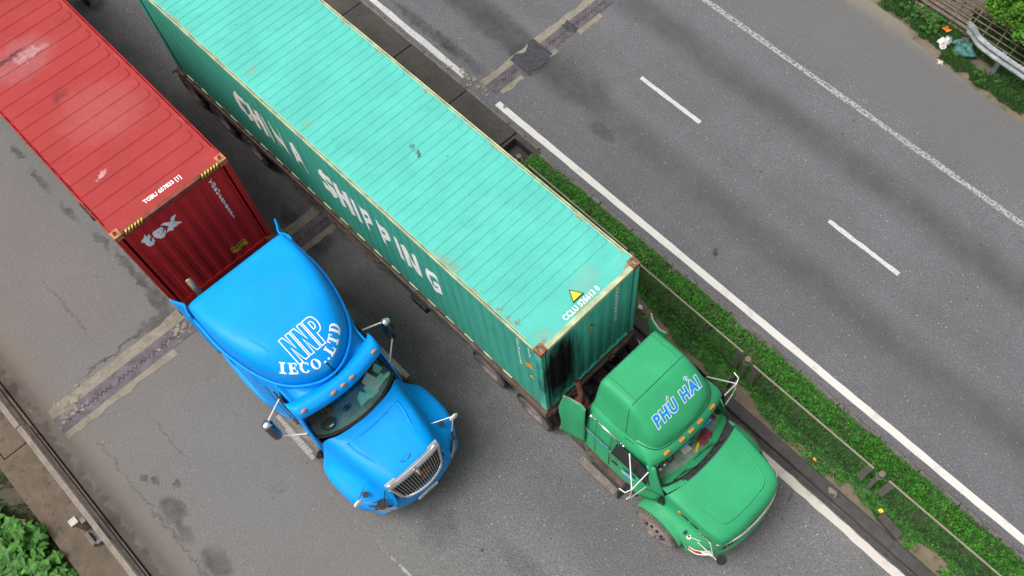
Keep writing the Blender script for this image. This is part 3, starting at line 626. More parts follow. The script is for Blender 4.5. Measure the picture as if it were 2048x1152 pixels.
def container(name, loc, rz, label, roofm, sidem, frontm, railm, castm, green):
    root = empty(name, loc, rz); tag(root, label, 'container'); z0 = 0
    rb = pad_roof(0.2065, 0.045, 0.016, 0.012, 1.12, -0.80 + 0.05, 55, False) if green else pad_roof(0.352, 0.130, 0.016, 0.014, 1.08, -0.64, 33, True)
    ro = rb.build('roof', roofm, root); ro.location.z = HT - 0.03
    ro.data.transform(Matrix.Translation((0, 0, 0)))
    for s in (-1, 1):
        xs = [-LN + 0.16] + [t - LN for t in corr_folds(0.17, LN - 0.17)] + [-0.16]; vs = []
        for x in xs: y = s * (HW - 0.01 - side_depth(x)); vs += [(x, y, 0.15), (x, y, HT - 0.075)]
        b = MB(); b.add(vs, [(2 * i, 2 * i + 2, 2 * i + 3, 2 * i + 1) for i in range(len(xs) - 1)]); b.build('side_panel', sidem, root)
        b = MB(); b.box(-LN + 0.178, -0.178, s * HW - 0.022 if s > 0 else s * HW, s * HW if s > 0 else s * HW + 0.022, HT - 0.09, HT - 0.012); b.box(-LN + 0.178, -0.178, s * (HW - 0.048) - 0.008, s * (HW - 0.048) + 0.008, HT - 0.05, HT - 0.024)
        b.build('top_rail', railm, root)
        b = MB(); b.box(-LN + 0.178, -0.178, min(s * HW, s * (HW - 0.03)), max(s * HW, s * (HW - 0.03)), 0.02, 0.150)
        if True:
            for k in range(int(LN / 0.556) - 1):  # light steel tabs of the bottom rail seen as a scalloped edge
                xx = -LN + 0.4 + 0.556 * k; b.box(xx, xx + 0.25, min(s * (HW - 0.016), s * (HW + 0.008)), max(s * (HW - 0.016), s * (HW + 0.008)), 0.14, 0.172)
        b.mi = [1 if k >= 6 else 0 for k in range(len(b.mi))]; b.build('bottom_rail', ['chassis', 'cont_rail'] if green else [sidem, sidem], root)
    # front wall
    ys = [-HW + 0.15] + [t - HW for t in [0.15 + 0.07 * 0] if False]
    ys = []; t = -HW + 0.14; k = 0
    P, F, S2, D = (0.25, 0.075, 0.05, 0.032)
    while t < HW - 0.16:
        for o, d in ((0, 0), (F, 0), (F + S2, D), (2 * F + S2, D)):
            if t + o < HW - 0.14: ys.append((t + o, d))
        t += P
    ys.append((HW - 0.14, 0)); vs = []
    for y, d in ys: vs += [(-0.03 - d, y, 0.14), (-0.03 - d, y, HT - 0.1)]
    b = MB(); b.add(vs, [(2 * i, 2 * i + 2, 2 * i + 3, 2 * i + 1) for i in range(len(ys) - 1)]); b.build('front_panel', frontm, root)
    fd = (ys, )
    b = MB(); b.box(-0.1, -0.004, -HW + 0.17, HW - 0.17, HT - 0.12, HT - 0.02); b.build('front_rail', railm if green else 'red_rail', root, clean=True)
    b = MB(); b.box(-0.12, -0.004, -HW + 0.17, HW - 0.17, 0.02, 0.15)
    for i in range(9): yy = -1.0 + 0.25 * i; b.box(-0.004, 0.008, yy - 0.05, yy + 0.05, 0.10, 0.17)
    b.build('front_sill', frontm, root, clean=True)
    b = MB(); b.box(-0.40, -0.1, -HW + 0.03, HW - 0.03, HT - 0.036, HT - 0.022); b.build('header_plate', roofm, root)
    for sx in (0, 1):
        for s in (-1, 1):
            x1 = -0.0 - sx * (LN - 0.16); b = MB(); b.box(x1 - 0.16, x1 - 0.003 * (1 - sx), s * HW - (0.10 if s > 0 else 0), s * HW + (0 if s > 0 else 0.10), 0.12, HT - 0.12)
            b.build('corner_post', frontm if green and sx == 0 else sidem, root, bevel=0.012)
            for zz in (0, HT - 0.118):
                xa, xb = x1 - 0.178 + 0.018 * sx, x1 + 0.003 - 0.003 * sx; ya, yb = (HW - 0.162, HW + 0.003) if s > 0 else (-HW - 0.003, -HW + 0.162)
                b = MB(); top = zz > 1; zt = zz + 0.118 + (0.004 if top else 0)
                b.box(xa, xb, ya, yb, zz, zt - 0.05)
                hx, hy = 0.048, 0.032; cx, cy = (xa + xb) / 2, (ya + yb) / 2
                b.box(xa, cx - hx, ya, yb, zt - 0.05, zt); b.box(cx + hx, xb, ya, yb, zt - 0.05, zt); b.box(cx - hx, cx + hx, ya, cy - hy, zt - 0.05, zt); b.box(cx - hx, cx + hx, cy + hy, yb, zt - 0.05, zt)
                b.box(cx - hx, cx + hx, cy - hy, cy + hy, zt - 0.052, zt - 0.046, 1)
                b.build('corner_casting', [castm, 'black'], root)
    b = MB(); b.box(-LN, -LN + 0.05, -HW + 0.1, HW - 0.1, 0.12, HT - 0.1)
    for y in (-0.9, -0.35, 0.35, 0.9): b.tube([(-LN - 0.03, y, 0.15), (-LN - 0.03, y, HT - 0.15)], 0.02)
    b.build('door', sidem, root)
    b = MB(); b.box(-LN + 0.1, -0.13, -HW + 0.05, HW - 0.05, 0.10, 0.14); b.build('underfloor', 'chassis', root)
    return root, ys
G_LOC = Vector((-4.684, 4.838, 4.331 - HT)); G_RZ = 0.0138
R_LOC = Vector((-11.679 + 1.219 * -math.sin(0.0023), -0.1518 + 1.219 * math.cos(0.0023), 4.269 - HT)); R_RZ = 0.0023
gc, gys = container('shipping_container', G_LOC, G_RZ, 'long teal green container with white side lettering and a yellow triangle on its roof', 'teal_roof', 'teal_side', 'teal_front', 'cont_rail', 'cast_rust', True)
rc_, rys = container('shipping_container', R_LOC, R_RZ, 'faded red container standing behind the blue cab', 'red_roof', 'red_side', 'red_side', 'red_side', 'cast_orange', False)
def front_x(ys, y):
    for (a, d0), (c, d1) in zip(ys[:-1], ys[1:]):
        if a <= y <= c: return -0.03 - (d0 + (d1 - d0) * (y - a) / max(1e-6, c - a))
    return -0.03
FW = [y for y, d in gys]
# teal container lettering: each letter sits on the corrugated wall (local x runs forward, wall faces -y)
def on_side(xc, zc): return lambda u, v: (xc + u, -(HW - 0.01 - side_depth(xc + u)) - 0.004, zc + v)
zoff = HT - 4.331
for ch, xc, w in (('C', -13.58, .40), ('H', -13.06, .40), ('I', -12.73, .13), ('N', -12.33, .40), ('A', -11.76, .42), ('S', -10.77, .40), ('H', -10.27, .40), ('I', -9.90, .13), ('P', -9.54, .36), ('P', -9.03, .36), ('I', -8.62, .13), ('N', -8.26, .40), ('G', -7.66, .40)):
    xl = xc - G_LOC.x; cut = [t - LN - xl for t in corr_folds(0, LN)]; cut = [c for c in cut if abs(c) < 0.4]
    lettering('side_letter', ch, gc, 'letter_dirty', on_side(xl, 3.03 + zoff), w, 0.86, bold=0.045, cutx=cut)
for body, xc, h, w in (('CCLU 526613 0', -5.30, 0.09, 1.15), ('45G1', -5.02, 0.09, 0.4)):
    xl = xc - G_LOC.x; z = 3.45 + zoff if w > 1 else 3.85 + zoff
    raw = text2d('\n'.join(body.replace(' ', '')), 0.02); cut = [t - LN - xl for t in corr_folds(0, LN) if abs(t - LN - xl) < 0.2]
    lettering('side_number', body, gc, 'letter_dirty', on_side(xl, z), 0.075, w, raw=raw, cutx=cut)
def tri(name, place, s, parent):
    lettering(name + '_edge', '', parent, 'black', lambda u, v: place(u, v, 0.0), s * 1.0, s * 0.88, raw=([Vector((-.5, -.44, 0)), Vector((.5, -.44, 0)), Vector((0, .44, 0))], [(0, 1, 2)]), grid=0.05)
    lettering(name, '', parent, 'yellow', lambda u, v: place(u, v - s * 0.015, 0.002), s * 0.78, s * 0.68, raw=([Vector((-.5, -.44, 0)), Vector((.5, -.44, 0)), Vector((0, .44, 0))], [(0, 1, 2)]), grid=0.05)
def on_roof(xc, yc, lift=0.024):   # u runs to the lorry's left (+y), v points rearwards (-x)
    return lambda u, v, e=0.0: (xc - v, yc + u, HT - 0.03 + lift + e)
gx = lambda wx: wx - G_LOC.x
gy = lambda wy: wy - (G_LOC.y + 0.0167 * 0)
tri('warning_triangle', on_roof(gx(-5.09), gy(4.82), 0.026), 0.27, gc)
lettering('roof_number', 'CCLU 526613 0', gc, 'white_paint', on_roof(gx(-4.885), gy(4.79), 0.012), 0.84, 0.115, bold=0.02, spacing=1.05)
tri('side_triangle', lambda u, v, e=0: on_side(gx(-5.03), 2.95 + zoff)(u, v)[:1] + (on_side(gx(-5.03), 0)(u, v)[1] - e, 2.75 + zoff + v), 0.2, gc)
b = MB(); 
lettering('side_sticker', '', gc, 'orange', lambda u, v: (gx(-5.06) + u, -(HW - 0.01 - side_depth(gx(-5.06) + u)) - 0.006, 3.22 + zoff + v), 0.14, 0.2, raw=([Vector((-.5, -.5, 0)), Vector((.5, -.5, 0)), Vector((.5, .5, 0)), Vector((-.5, .5, 0))], [(0, 1, 2, 3)]), cutx=[c - gx(-5.06) - LN for c in corr_folds(0, LN) if abs(c - gx(-5.06) - LN) < .1])
def on_front(ys, yc, zc, e0=0.004): return lambda u, v, e=0.0: (front_x(ys, yc + u) + e0 + e, yc + u, zc + v)
def fcuts(ys, yc): return [y - yc for y, d in ys if abs(y - yc) < 0.8]
tri('front_triangle', on_front(gys, 4.86 - G_LOC.y, 3.45 + zoff), 0.24, gc)
lettering('front_number', '', gc, 'letter_dirty', on_front(gys, 5.53 - G_LOC.y, 3.42 + zoff), 0.085, 1.35, raw=text2d('CCLU5266130'.replace('', '\n').strip(), 0.02), cutx=fcuts(gys, 5.53 - G_LOC.y))
# red container marks
zr = HT - 4.269
lettering('roof_number', 'TGBU 657833 [1]', rc_, 'white_paint', on_roof(-11.965 - R_LOC.x, 1.06 - R_LOC.y, 0.0125), 0.80, 0.125, bold=0.025)
lettering('logo_letters', 'tex', rc_, 'white_paint', on_front(rys, 0.57 - R_LOC.y, 3.68 + zr), 0.80, 0.38, bold=0.07, cutx=fcuts(rys, 0.57 - R_LOC.y), spacing=1.3)
lettering('front_number', '', rc_, 'white_paint', on_front(rys, 1.83 - R_LOC.y, 3.34 + zr), 0.10, 1.30, raw=text2d('TGBU6578331'.replace('', '\n').strip(), 0.06), cutx=fcuts(rys, 1.83 - R_LOC.y))
sq = [Vector((-.5, -.5, 0)), Vector((.5, -.5, 0)), Vector((.5, .5, 0)), Vector((-.5, .5, 0))]
lettering('caution_label', '', rc_, 'hazard', on_front(rys, 1.58 - R_LOC.y, 1.82 + zr), 0.36, 0.2, raw=(sq, [(0, 1, 2, 3)]), cutx=fcuts(rys, 1.58 - R_LOC.y))
lettering('caution_word', 'CAUTION', rc_, 'black', on_front(rys, 1.58 - R_LOC.y, 1.86 + zr, 0.007), 0.32, 0.07, bold=0.03, cutx=fcuts(rys, 1.58 - R_LOC.y))
for s in (-1, 1):
    b = MB(); b.box(-0.06, -0.002, s * 0.83 - 0.2, s * 0.83 + 0.2, HT - 0.085, HT - 0.018, 0)
    for i in range(6):
        y = s * 0.83 - 0.19 + i * 0.066; b.add([(0.0, y, HT - 0.082), (0.0, y + 0.032, HT - 0.082), (0.0, y + 0.056, HT - 0.02), (0.0, y + 0.024, HT - 0.02)], [(0, 1, 2, 3)], 1); b.add([(0.0, y + 0.024, HT - 0.0165), (0.0, y + 0.056, HT - 0.0165), (-0.06, y + 0.080, HT - 0.0165), (-0.06, y + 0.048, HT - 0.0165)], [(0, 1, 2, 3)], 1)
    b.build('hazard_stripes', ['black', 'hazard'], rc_)

# ------------------------------------------------------------------ wheels
def wheel(parent, c, side, r=0.50, w=0.26, kind='rear', rimm='rim_dust', name='wheel', dual=False):
    """c = centre of the outer wheel; side = +1 / -1 for the outward y"""
    ax = (0, side, 0); c = Vector(c)
    b = MB(); b.lathe(c, ax, [(w / 2 - 0.10, 0.10), (w / 2 - 0.02, 0.09), (w / 2 - 0.01, 0.03), (w / 2 - 0.01, 0.001)], 20)
    hub = b.build(name, rimm, parent)
    offs = [0] + ([-0.33] if dual else [])
    for o in offs:
        cc = c + Vector((0, side * o, 0)); b = MB()
        b.lathe(cc, ax, [(-w / 2, r * 0.56), (-w / 2, r * 0.9), (-w * 0.38, r * 0.975), (-w * .12, r * .985), (w * .12, r * .985), (w * 0.38, r * 0.975), (w / 2, r * 0.9)], 48)
        b.lathe(cc, ax, [(w / 2, r * 0.9), (w / 2 + 0.012, r * 0.74), (w / 2, r * 0.57), (w / 2 - 0.03, r * 0.55)], 48, 1)
        for k in range(44):
            t = 2 * math.pi * k / 44; d = Vector((math.cos(t), 0, math.sin(t)))
            for s2 in (-1, 1):
                p = cc + d * (r * 0.99) + Vector((0, s2 * w * 0.30, 0)); q = Vector((-math.sin(t), 0, math.cos(t)))
                b.bar(p - q * 0.021, p + q * 0.021, w * 0.30, 0.035, up=d)
        b.build('tyre', ['tyre_dust' if kind == 'steer' else 'tyre', 'rim_beige' if rimm == 'rim_beige' else 'tyre_dust'], hub)
    b = MB()
    if kind == 'steer':
        b.lathe(c, ax, [(w / 2 - 0.02, r * 0.57), (w / 2 + 0.012, r * 0.56), (w / 2 - 0.01, r * 0.5), (w / 2 + 0.035, r * 0.40), (w / 2 + 0.06, r * 0.24), (w / 2 + 0.055, 0.001)], 32)
        for k in range(10):
            t = 2 * math.pi * k / 10; p = c + Vector((math.cos(t) * r * 0.43, side * (w / 2 + 0.022), math.sin(t) * r * 0.43)); b.disc(p + Vector((0, side * .006, 0)), (math.cos(t) * 0.35, side, math.sin(t) * .35), 0.036, 0.014, 10, 1)
            p = c + Vector((math.cos(t + .3) * r * 0.27, side * (w / 2 + 0.065), math.sin(t + .3) * r * 0.27)); b.disc(p, ax, 0.016, 0.04, 6)
        b.lathe(c, ax, [(w / 2 + 0.05, 0.085), (w / 2 + 0.11, 0.08), (w / 2 + 0.12, 0.05), (w / 2 + 0.12, 0.001)], 20)
    else:
        b.lathe(c, ax, [(w / 2 - 0.02, r * 0.575), (w / 2 + 0.01, r * 0.56), (w / 2 - 0.04, r * 0.5), (w / 2 - 0.12, r * 0.46), (w / 2 - 0.16, r * 0.42), (w / 2 - 0.17, r * 0.2), (w / 2 - 0.165, 0.001)], 32)
        for k in range(10):
            t = 2 * math.pi * k / 10; p = c + Vector((math.cos(t) * r * 0.31, side * (w / 2 - 0.15), math.sin(t) * r * 0.31)); b.disc(p, ax, 0.017, 0.05, 6)
    b.build('rim', [rimm, 'black'], hub, smooth=False)
    return hub

# ------------------------------------------------------------------ skeletal trailers
def trailer(loc, rz, label, zdeck):
    """local x = 0 at the container front, deck height zdeck"""
    root = empty('trailer', (loc[0], loc[1], 0), rz); tag(root, label, 'trailer')
    b = MB()
    for s in (-1, 1):
        b.box(-12.3, -3.0, s * 0.52 - 0.07, s * 0.52 + 0.07, zdeck - 0.46, zdeck - 0.43); b.box(-12.3, -3.0, s * 0.52 - 0.01, s * 0.52 + 0.01, zdeck - 0.43, zdeck - 0.07); b.box(-12.3, 0.1, s * 0.52 - 0.07, s * 0.52 + 0.07, zdeck - 0.07, zdeck - 0.03)
        b.box(-3.0, 0.1, s * 0.52 - 0.01, s * 0.52 + 0.01, zdeck - 0.22, zdeck - 0.07)
    for x in (-11.9, -10.6, -9.2, -7.8, -6.4, -5.0, -3.2, -1.5): b.box(x - 0.04, x + 0.04, -0.5, 0.5, zdeck - 0.2, zdeck - 0.08)
    b.build('frame', 'chassis', root)
    for x in (-12.05, -6.1, -0.1):
        b = MB(); b.box(x - 0.14, x + 0.14, -1.2, 1.2, zdeck - 0.2, zdeck - 0.02)
        for s in (-1, 1): b.box(x - 0.1, x + 0.1, s * 1.21 - 0.05, s * 1.21 + 0.05, zdeck - 0.22, zdeck + 0.03)
        b.build('bolster', 'chassis', root, clean=True, bevel=0.01)
    for s in (-1, 1):
        # side outrigger beam just under the container rail
        b = MB(); b.bar((-12.1, s * 1.205, zdeck - 0.12), (-0.15, s * 1.205, zdeck - 0.12), 0.10, 0.20); b.bar((-12.0, s * 1.16, zdeck - 0.36), (-5.2, s * 1.16, zdeck - 0.30), 0.06, 0.08)
        for x in (-10.9, -9.6, -8.3, -7.2, -5.0, -3.9, -2.8, -1.6): b.bar((x, s * 0.5, zdeck - 0.1), (x, s * 1.2, zdeck - 0.1), 0.07, 0.1)
        b.build('side_rail', 'chassis', root)
        # under-run guard, tool box and landing leg
        b = MB(); 
        for z in (0.62, 0.86): b.bar((-8.4, s * 1.2, z), (-5.2, s * 1.2, z), 0.03, 0.07)
        for x in (-8.2, -6.8, -5.4): b.bar((x, s * 1.18, 0.6), (x, s * 1.18, zdeck - 0.1), 0.05)
        b.build('side_guard', 'chassis', root)
        b = MB(); b.box(-3.32, -3.2, s * 0.95 - 0.06, s * 0.95 + 0.06, 0.42, zdeck - 0.12); b.box(-3.28, -3.24, s * 0.95 - 0.04, s * 0.95 + 0.04, 0.28, 0.42); b.box(-3.36, -3.16, s * 0.95 - 0.12, s * 0.95 + 0.12, 0.26, 0.29)
        b.bar((-3.26, s * 0.95, 0.6), (-3.9, s * 0.6, zdeck - 0.3), 0.05); b.build('landing_leg', 'chassis', root)
        b = MB(); b.box(-5.05, -4.1, s * 1.18 - 0.28 * (s > 0) , s * 1.18 + 0.28 * (s < 0), 0.68, 1.12); b.build('tool_box', 'chassis', root, clean=True, bevel=0.02)
        b = MB(); b.box(-4.1 + .05, -3.55, s * 1.2 - 0.1, s * 1.2 + 0.1, 0.85, 1.05); b.build('hose_tray', 'darkmetal', root, clean=True, bevel=0.03)
        for ax in (-9.85, -11.12, -12.35):
            wheel(root, (ax + 0.0, s * 1.06, 0.5), s, dual=True)
            pts = [(ax + 0.62 * math.cos(t), s * 0.93, 0.5 + 0.62 * math.sin(t)) for t in [R(a) for a in range(25, 156, 13)]]
            b = MB()
            for p, q in zip(pts[:-1], pts[1:]): b.bar(p, q, 0.62, 0.012)
            b.build('mudguard', 'black', root)
    for ax in (-9.85, -11.12, -12.35):
        b = MB(); b.tube([(ax, -1.0, 0.5), (ax, 1.0, 0.5)], 0.07); b.build('axle', 'chassis', root)
    b = MB(); b.tube([(0.1, -0.45, zdeck - 0.12), (0.35, -0.5, zdeck - 0.3), (0.9, -0.4, zdeck - 0.45), (1.2, -0.3, zdeck - 0.35)], 0.018); b.tube([(0.1, -0.35, zdeck - 0.12), (0.4, -0.38, zdeck - 0.35), (0.9, -0.3, zdeck - 0.5), (1.2, -0.2, zdeck - 0.35)], 0.018)
    b.tube([(0.1, -0.4, zdeck - 0.12), (0.3, -0.2, zdeck - 0.4), (0.8, -0.1, zdeck - 0.5), (1.2, -0.1, zdeck - 0.4)], 0.014); b.build('air_hoses', 'black', root)
    b = MB(); b.box(0.02, 0.06, -1.1, 1.1, zdeck - 0.2, zdeck - 0.03); b.build('front_board', 'chassis', root)
    return root
trailer(G_LOC, G_RZ, 'dusty brown skeletal trailer carrying the teal container', G_LOC.z)
trailer(R_LOC, R_RZ, 'skeletal trailer hidden under the red container behind the blue cab', R_LOC.z)

# ------------------------------------------------------------------ tractors: shared running gear
def chassis(root, xr, xf, yc, steer_x, drive, rimf, hw=1.06, rear_w=True):
    b = MB()
    for s in (-1, 1): b.box(xr, xf, yc + s * 0.42 - 0.04, yc + s * 0.42 + 0.04, 0.62, 0.90)
    for i in range(6): x = xr + 0.2 + (xf - xr - 0.6) * i / 5; b.box(x - 0.05, x + 0.05, yc - 0.4, yc + 0.4, 0.66, 0.84)
    b.build('chassis_frame', 'darkmetal', root)
    m = sum(drive) / 2
    b = MB(); b.box(m - 0.45, m + 0.45, yc - 0.45, yc + 0.45, 0.98, 1.04); b.box(m - 0.3, m + 0.3, yc - 0.5, yc + 0.5, 0.9, 0.98); b.build('fifth_wheel', 'darkmetal', root, clean=True, bevel=0.02)
    b = MB()
    for x in (*drive, steer_x): b.tube([(x, yc - 1.0, 0.5), (x, yc + 1.0, 0.5)], 0.08)
    for x in drive: b.ell((x, yc, 0.52), 0.22, 0.22, 0.22)
    b.tube([(drive[0], yc, 0.6), (drive[1], yc, 0.65), (xf - 1.5, yc, 0.75)], 0.06); b.build('axles', 'darkmetal', root)
    for s in (-1, 1):
        for x in drive: wheel(root, (x, yc + s * (hw - 0.02), 0.5), s, dual=True)
        wheel(root, (steer_x, yc + s * (hw - 0.02), 0.5), s, kind='steer', rimm=rimf)
    # tanks, battery box and clutter behind the cab
    b = MB(); x0 = drive[1] + 0.62
    b.box(x0, x0 + 0.5, yc - 0.38, yc + 0.35, 0.75, 0.98); b.tube([(x0 + .2, yc - 0.75, 0.85), (x0 + .2, yc - 0.2, 0.85)], 0.13, 12); b.tube([(x0 + .2, yc + 0.2, 0.85), (x0 + .2, yc + 0.75, 0.85)], 0.13, 12)
    for i in range(5): b.tube([(x0 - .3 + .15 * i, yc - 0.3 + .15 * i, 0.95), (x0 + .1 + .12 * i, yc - 0.1 + .08 * i, 1.12), (x0 + 0.5, yc + 0.15 * i - .3, 1.1)], 0.018)
    b.box(x0 - 0.15, x0 + 0.1, yc - 0.5, yc - 0.3, 0.9, 1.15); b.build('air_tanks', 'darkmetal', root)

def treads(root, x0, x1, y0, y1, z, m='steptread', name='step', edge='chassis'):
    b = MB(); n = 8; w = (y1 - y0) / n
    for i in range(n): b.box(x0, x1, y0 + i * w, y0 + i * w + w * 0.7, z - 0.02, z)
    k = int((x1 - x0) / 0.07)
    for i in range(k + 1): x = x0 + (x1 - x0) * i / k; b.box(x - 0.012, x + 0.012, y0, y1, z - 0.017, z - 0.004)
    b.box(x0, x1, y0, y1, z - 0.06, z - 0.045, 1)
    return b.build(name, [m, edge], root)

# ------------------------------------------------------------------ BLUE TRACTOR
BY = 1.07
bt = empty('tractor_unit', (-8.0, BY, 0)); tag(bt, 'bright blue long-nose lorry cab with white roof lettering and chrome grille', 'truck'); Frame.off = Vector(bt.location)
def Y(net, yc): return [[(p[0], p[1] + yc, p[2]) for p in r] for r in net]
def shift(b, yc): b.v = [(p[0], p[1] + yc, p[2]) for p in b.v]; return b
chassis(bt, -13.3, -5.9, BY, -6.55, (-12.6, -11.3), 'rim_dust')
# cab and sleeper
body = shift(shell([(-10.02, 1.13, 0.75, 3.30, 9, 0.97), (-9.4, 1.17, 0.75, 3.30, 9, 0.95), (-8.95, 1.17, 0.75, 3.22, 8, 0.94), (-8.62, 1.13, 0.8, 3.14, 7, 0.93), (-8.32, 1.03, 0.9, 3.08, 7, 0.93), (-8.05, 0.985, 0.9, 3.05, 7, 0.93), (-7.6, 0.97, 0.9, 3.04, 7, 0.935), (-7.30, 0.96, 0.9, 3.02, 7, 0.94)], 36, 5, cap=(True, False)), BY)
cabb = body.build('cab_body', 'blue', bt, smooth=True)
fair = shift(shell([(-10.0, 1.12, 3.0, 3.80, 13, 0.955), (-9.5, 1.13, 3.0, 3.86, 12, 0.95), (-9.0, 1.11, 3.0, 3.87, 9, 0.94), (-8.6, 1.03, 3.0, 3.85, 7, 0.935), (-8.25, 0.93, 3.0, 3.79, 5.6, 0.93), (-8.0, 0.82, 3.0, 3.70, 5, 0.925), (-7.84, 0.71, 3.0, 3.62, 4.6, 0.92), (-7.69, 0.56, 3.0, 3.53, 4.2, 0.91), (-7.57, 0.38, 3.0, 3.44, 4, 0.90), (-7.50, 0.20, 3.0, 3.37, 3.6, 0.90), (-7.475, 0.08, 3.0, 3.33, 3.4, 0.90), (-7.47, 0.01, 3.0, 3.30, 3.2, 0.90)], 52, 6), BY)
fairo = fair.build('roof_fairing', 'blue', bt, smooth=True)
# flange round the foot of the fairing
arc = [(-10.0, 1.13), (-9.2, 1.14), (-8.7, 1.07), (-8.35, 0.985), (-8.02, 0.855), (-7.80, 0.71), (-7.62, 0.52), (-7.47, 0.26), (-7.425, 0)]
arc = [Vector((x, BY + y, 3.32 - 0.14 * max(0, (x + 9) / 1.6))) for x, y in arc] + [Vector((x, BY - y, 3.32 - 0.14 * max(0, (x + 9) / 1.6))) for x, y in reversed(arc[:-1])]
b = MB(); b.tube(crline(arc, 4), 0.028, 8); b.build('fairing_flange', 'blue', bt, smooth=True)
# visor
net = []
for k, (dx, z) in enumerate(((-0.30, 3.02), (-0.22, 3.10), (-0.08, 3.15), (0.05, 3.09), (0.09, 2.98), (0.06, 2.93), (-0.1, 2.96))):
    net.append([(-7.20 + dx + 0.00 - 0.16 * (y / 0.93) ** 2 - (0.06 if abs(y) > .9 else 0), BY + y, z - 0.03 * (y / 0.93) ** 2 - (0.05 if abs(y) > .9 else 0)) for y in (-0.97, -0.90, -0.7, -0.35, 0, 0.35, 0.7, 0.90, 0.97)])
b = patch(net, 4, 4); me = b.mesh(clean=True); visor = link('visor', me, 'blue', bt, True)
for y in (-0.80, -0.21, 0, 0.2, 0.80):
    b = MB(); b.ell((-7.155 - 0.16 * (y / 0.93) ** 2, BY + y, 3.135 - 0.02 * abs(y)), 0.028, 0.062, 0.03); b.build('marker_light', 'amber', bt, smooth=True)
# cab roof ribs
for s in (-1, 1):
    b = MB(); b.tube([(-8.25, BY + s * 0.86, 3.03), (-7.5, BY + s * 0.84, 3.04)], 0.022); b.build('roof_rib', 'blue', bt, smooth=True)
b = MB(); b.tube([(-7.56, BY + 0.03, 3.44), (-7.48, BY + 0.04, 3.36), (-7.44, BY + 0.05, 3.2), (-7.38, BY + .05, 3.12)], 0.012); b.build('antenna_stub', 'black', bt)
# side extenders behind the sleeper
for s in (-1, 1):
    net = []
    for z, dx in ((0.75, 0.0), (1.6, 0.0), (2.6, -0.02), (3.22, -0.04), (3.34, 0.05)):
        net.append([(-10.0, BY + s * (1.13 if z < 3.3 else 1.08), z + 0.25 * (z > 3)), (-10.2, BY + s * 1.12, z + 0.16 * (z > 3)), (-10.42, BY + s * 1.07, z + 0.04 * (z > 3)), (-10.62, BY + s * 1.15, z - 0.02 * (z > 3)), (-10.70 + dx, BY + s * 1.20, z)])
    me = thicken(patch(net[:4], 4, 4).mesh(), 0.03); link('side_extender', me, 'blue', bt, True)
    # chassis skirt below the sleeper
    net = [[(-10.9, BY + s * 1.1, z), (-10.4, BY + s * (1.2 + o), z), (-9.6, BY + s * (1.24 + o), z), (-9.0, BY + s * (1.2 + o), z), (-8.84, BY + s * 1.12, z)] for z, o in ((0.4, -0.02), (0.75, 0.0), (1.02, -0.01), (1.10, -0.08))]
    link('chassis_skirt', thicken(patch(net, 4, 4).mesh(), 0.02), 'blue', bt, True)
b = MB()
for s_ in (-1, 1):
    b.tube([(-8.30, BY + s_ * 1.022, .95), (-8.30, BY + s_ * 1.03, 1.6), (-8.28, BY + s_ * 1.015, 2.4), (-8.26, BY + s_ * .99, 2.9)], .006, 5); b.tube([(-7.40, BY + s_ * .965, .95), (-7.38, BY + s_ * .962, 1.9)], .006, 5)
b.build('door_gap', 'black', bt)
b = MB(); b.box(-10.06, -10.0, BY - 1.02, BY + 1.02, 0.9, 3.2); b.build('cab_rear_wall', 'black', bt)
# hood with fenders
hn = [
 [(-6.92, 0, 1.96), (-6.93, .33, 1.96), (-6.99, .63, 1.95), (-7.10, .84, 1.90), (-7.18, .95, 1.66), (-7.22, 1.0, 1.35), (-7.25, 1.03, 1.1), (-7.27, 1.04, .8), (-7.27, 1.03, .6)],
 [(-6.72, 0, 1.95), (-6.73, .34, 1.95), (-6.78, .60, 1.95), (-6.86, .80, 1.87), (-6.92, .91, 1.58), (-6.96, 1.04, 1.34), (-7.0, 1.19, 1.17), (-7.03, 1.24, .95), (-7.03, 1.23, .62)],
 [(-6.40, 0, 1.925), (-6.40, .32, 1.925), (-6.42, .56, 1.91), (-6.46, .75, 1.82), (-6.5, .87, 1.46), (-6.52, 1.04, 1.30), (-6.54, 1.22, 1.19), (-6.55, 1.28, 1.08), (-6.55, 1.27, 1.04)],
 [(-6.08, 0, 1.89), (-6.08, .30, 1.89), (-6.08, .51, 1.87), (-6.08, .69, 1.76), (-6.08, .82, 1.38), (-6.1, 1.02, 1.22), (-6.1, 1.19, 1.12), (-6.1, 1.25, .95), (-6.1, 1.23, .62)],
 [(-5.80, 0, 1.85), (-5.80, .28, 1.85), (-5.80, .46, 1.83), (-5.81, .64, 1.70), (-5.82, .76, 1.28), (-5.84, .94, 1.10), (-5.88, 1.10, 1.0), (-5.92, 1.16, .85), (-5.95, 1.13, .6)],
 [(-5.64, 0, 1.81), (-5.64, .27, 1.81), (-5.65, .44, 1.79), (-5.66, .61, 1.62), (-5.62, .70, 1.20), (-5.66, .84, 1.0), (-5.72, .98, .90), (-5.80, 1.07, .78), (-5.88, 1.06, .58)],
 [(-5.60, 0, 1.70), (-5.60, .27, 1.70), (-5.60, .43, 1.68), (-5.61, .575, 1.48), (-5.50, .64, 1.1), (-5.52, .76, .92), (-5.58, .90, .84), (-5.68, 1.0, .72), (-5.80, 1.0, .56)],
]
hn = Y(hn, 0)
b = patch(hn, 5, 4, mirror=True); b = shift(b, BY); hood = b.build('hood', 'blue', bt, smooth=True)
b = MB()
for s in (-1, 1):
    b.tube(crline([Vector((-6.74, BY + s * 0.60, 1.940)), Vector((-6.5, BY + s * 0.57, 1.912)), Vector((-6.25, BY + s * 0.50, 1.894)), Vector((-6.0, BY + s * 0.44, 1.862))], 5), [0.024] * 9 + [0.023 - 0.003 * k for k in range(7)], 8)
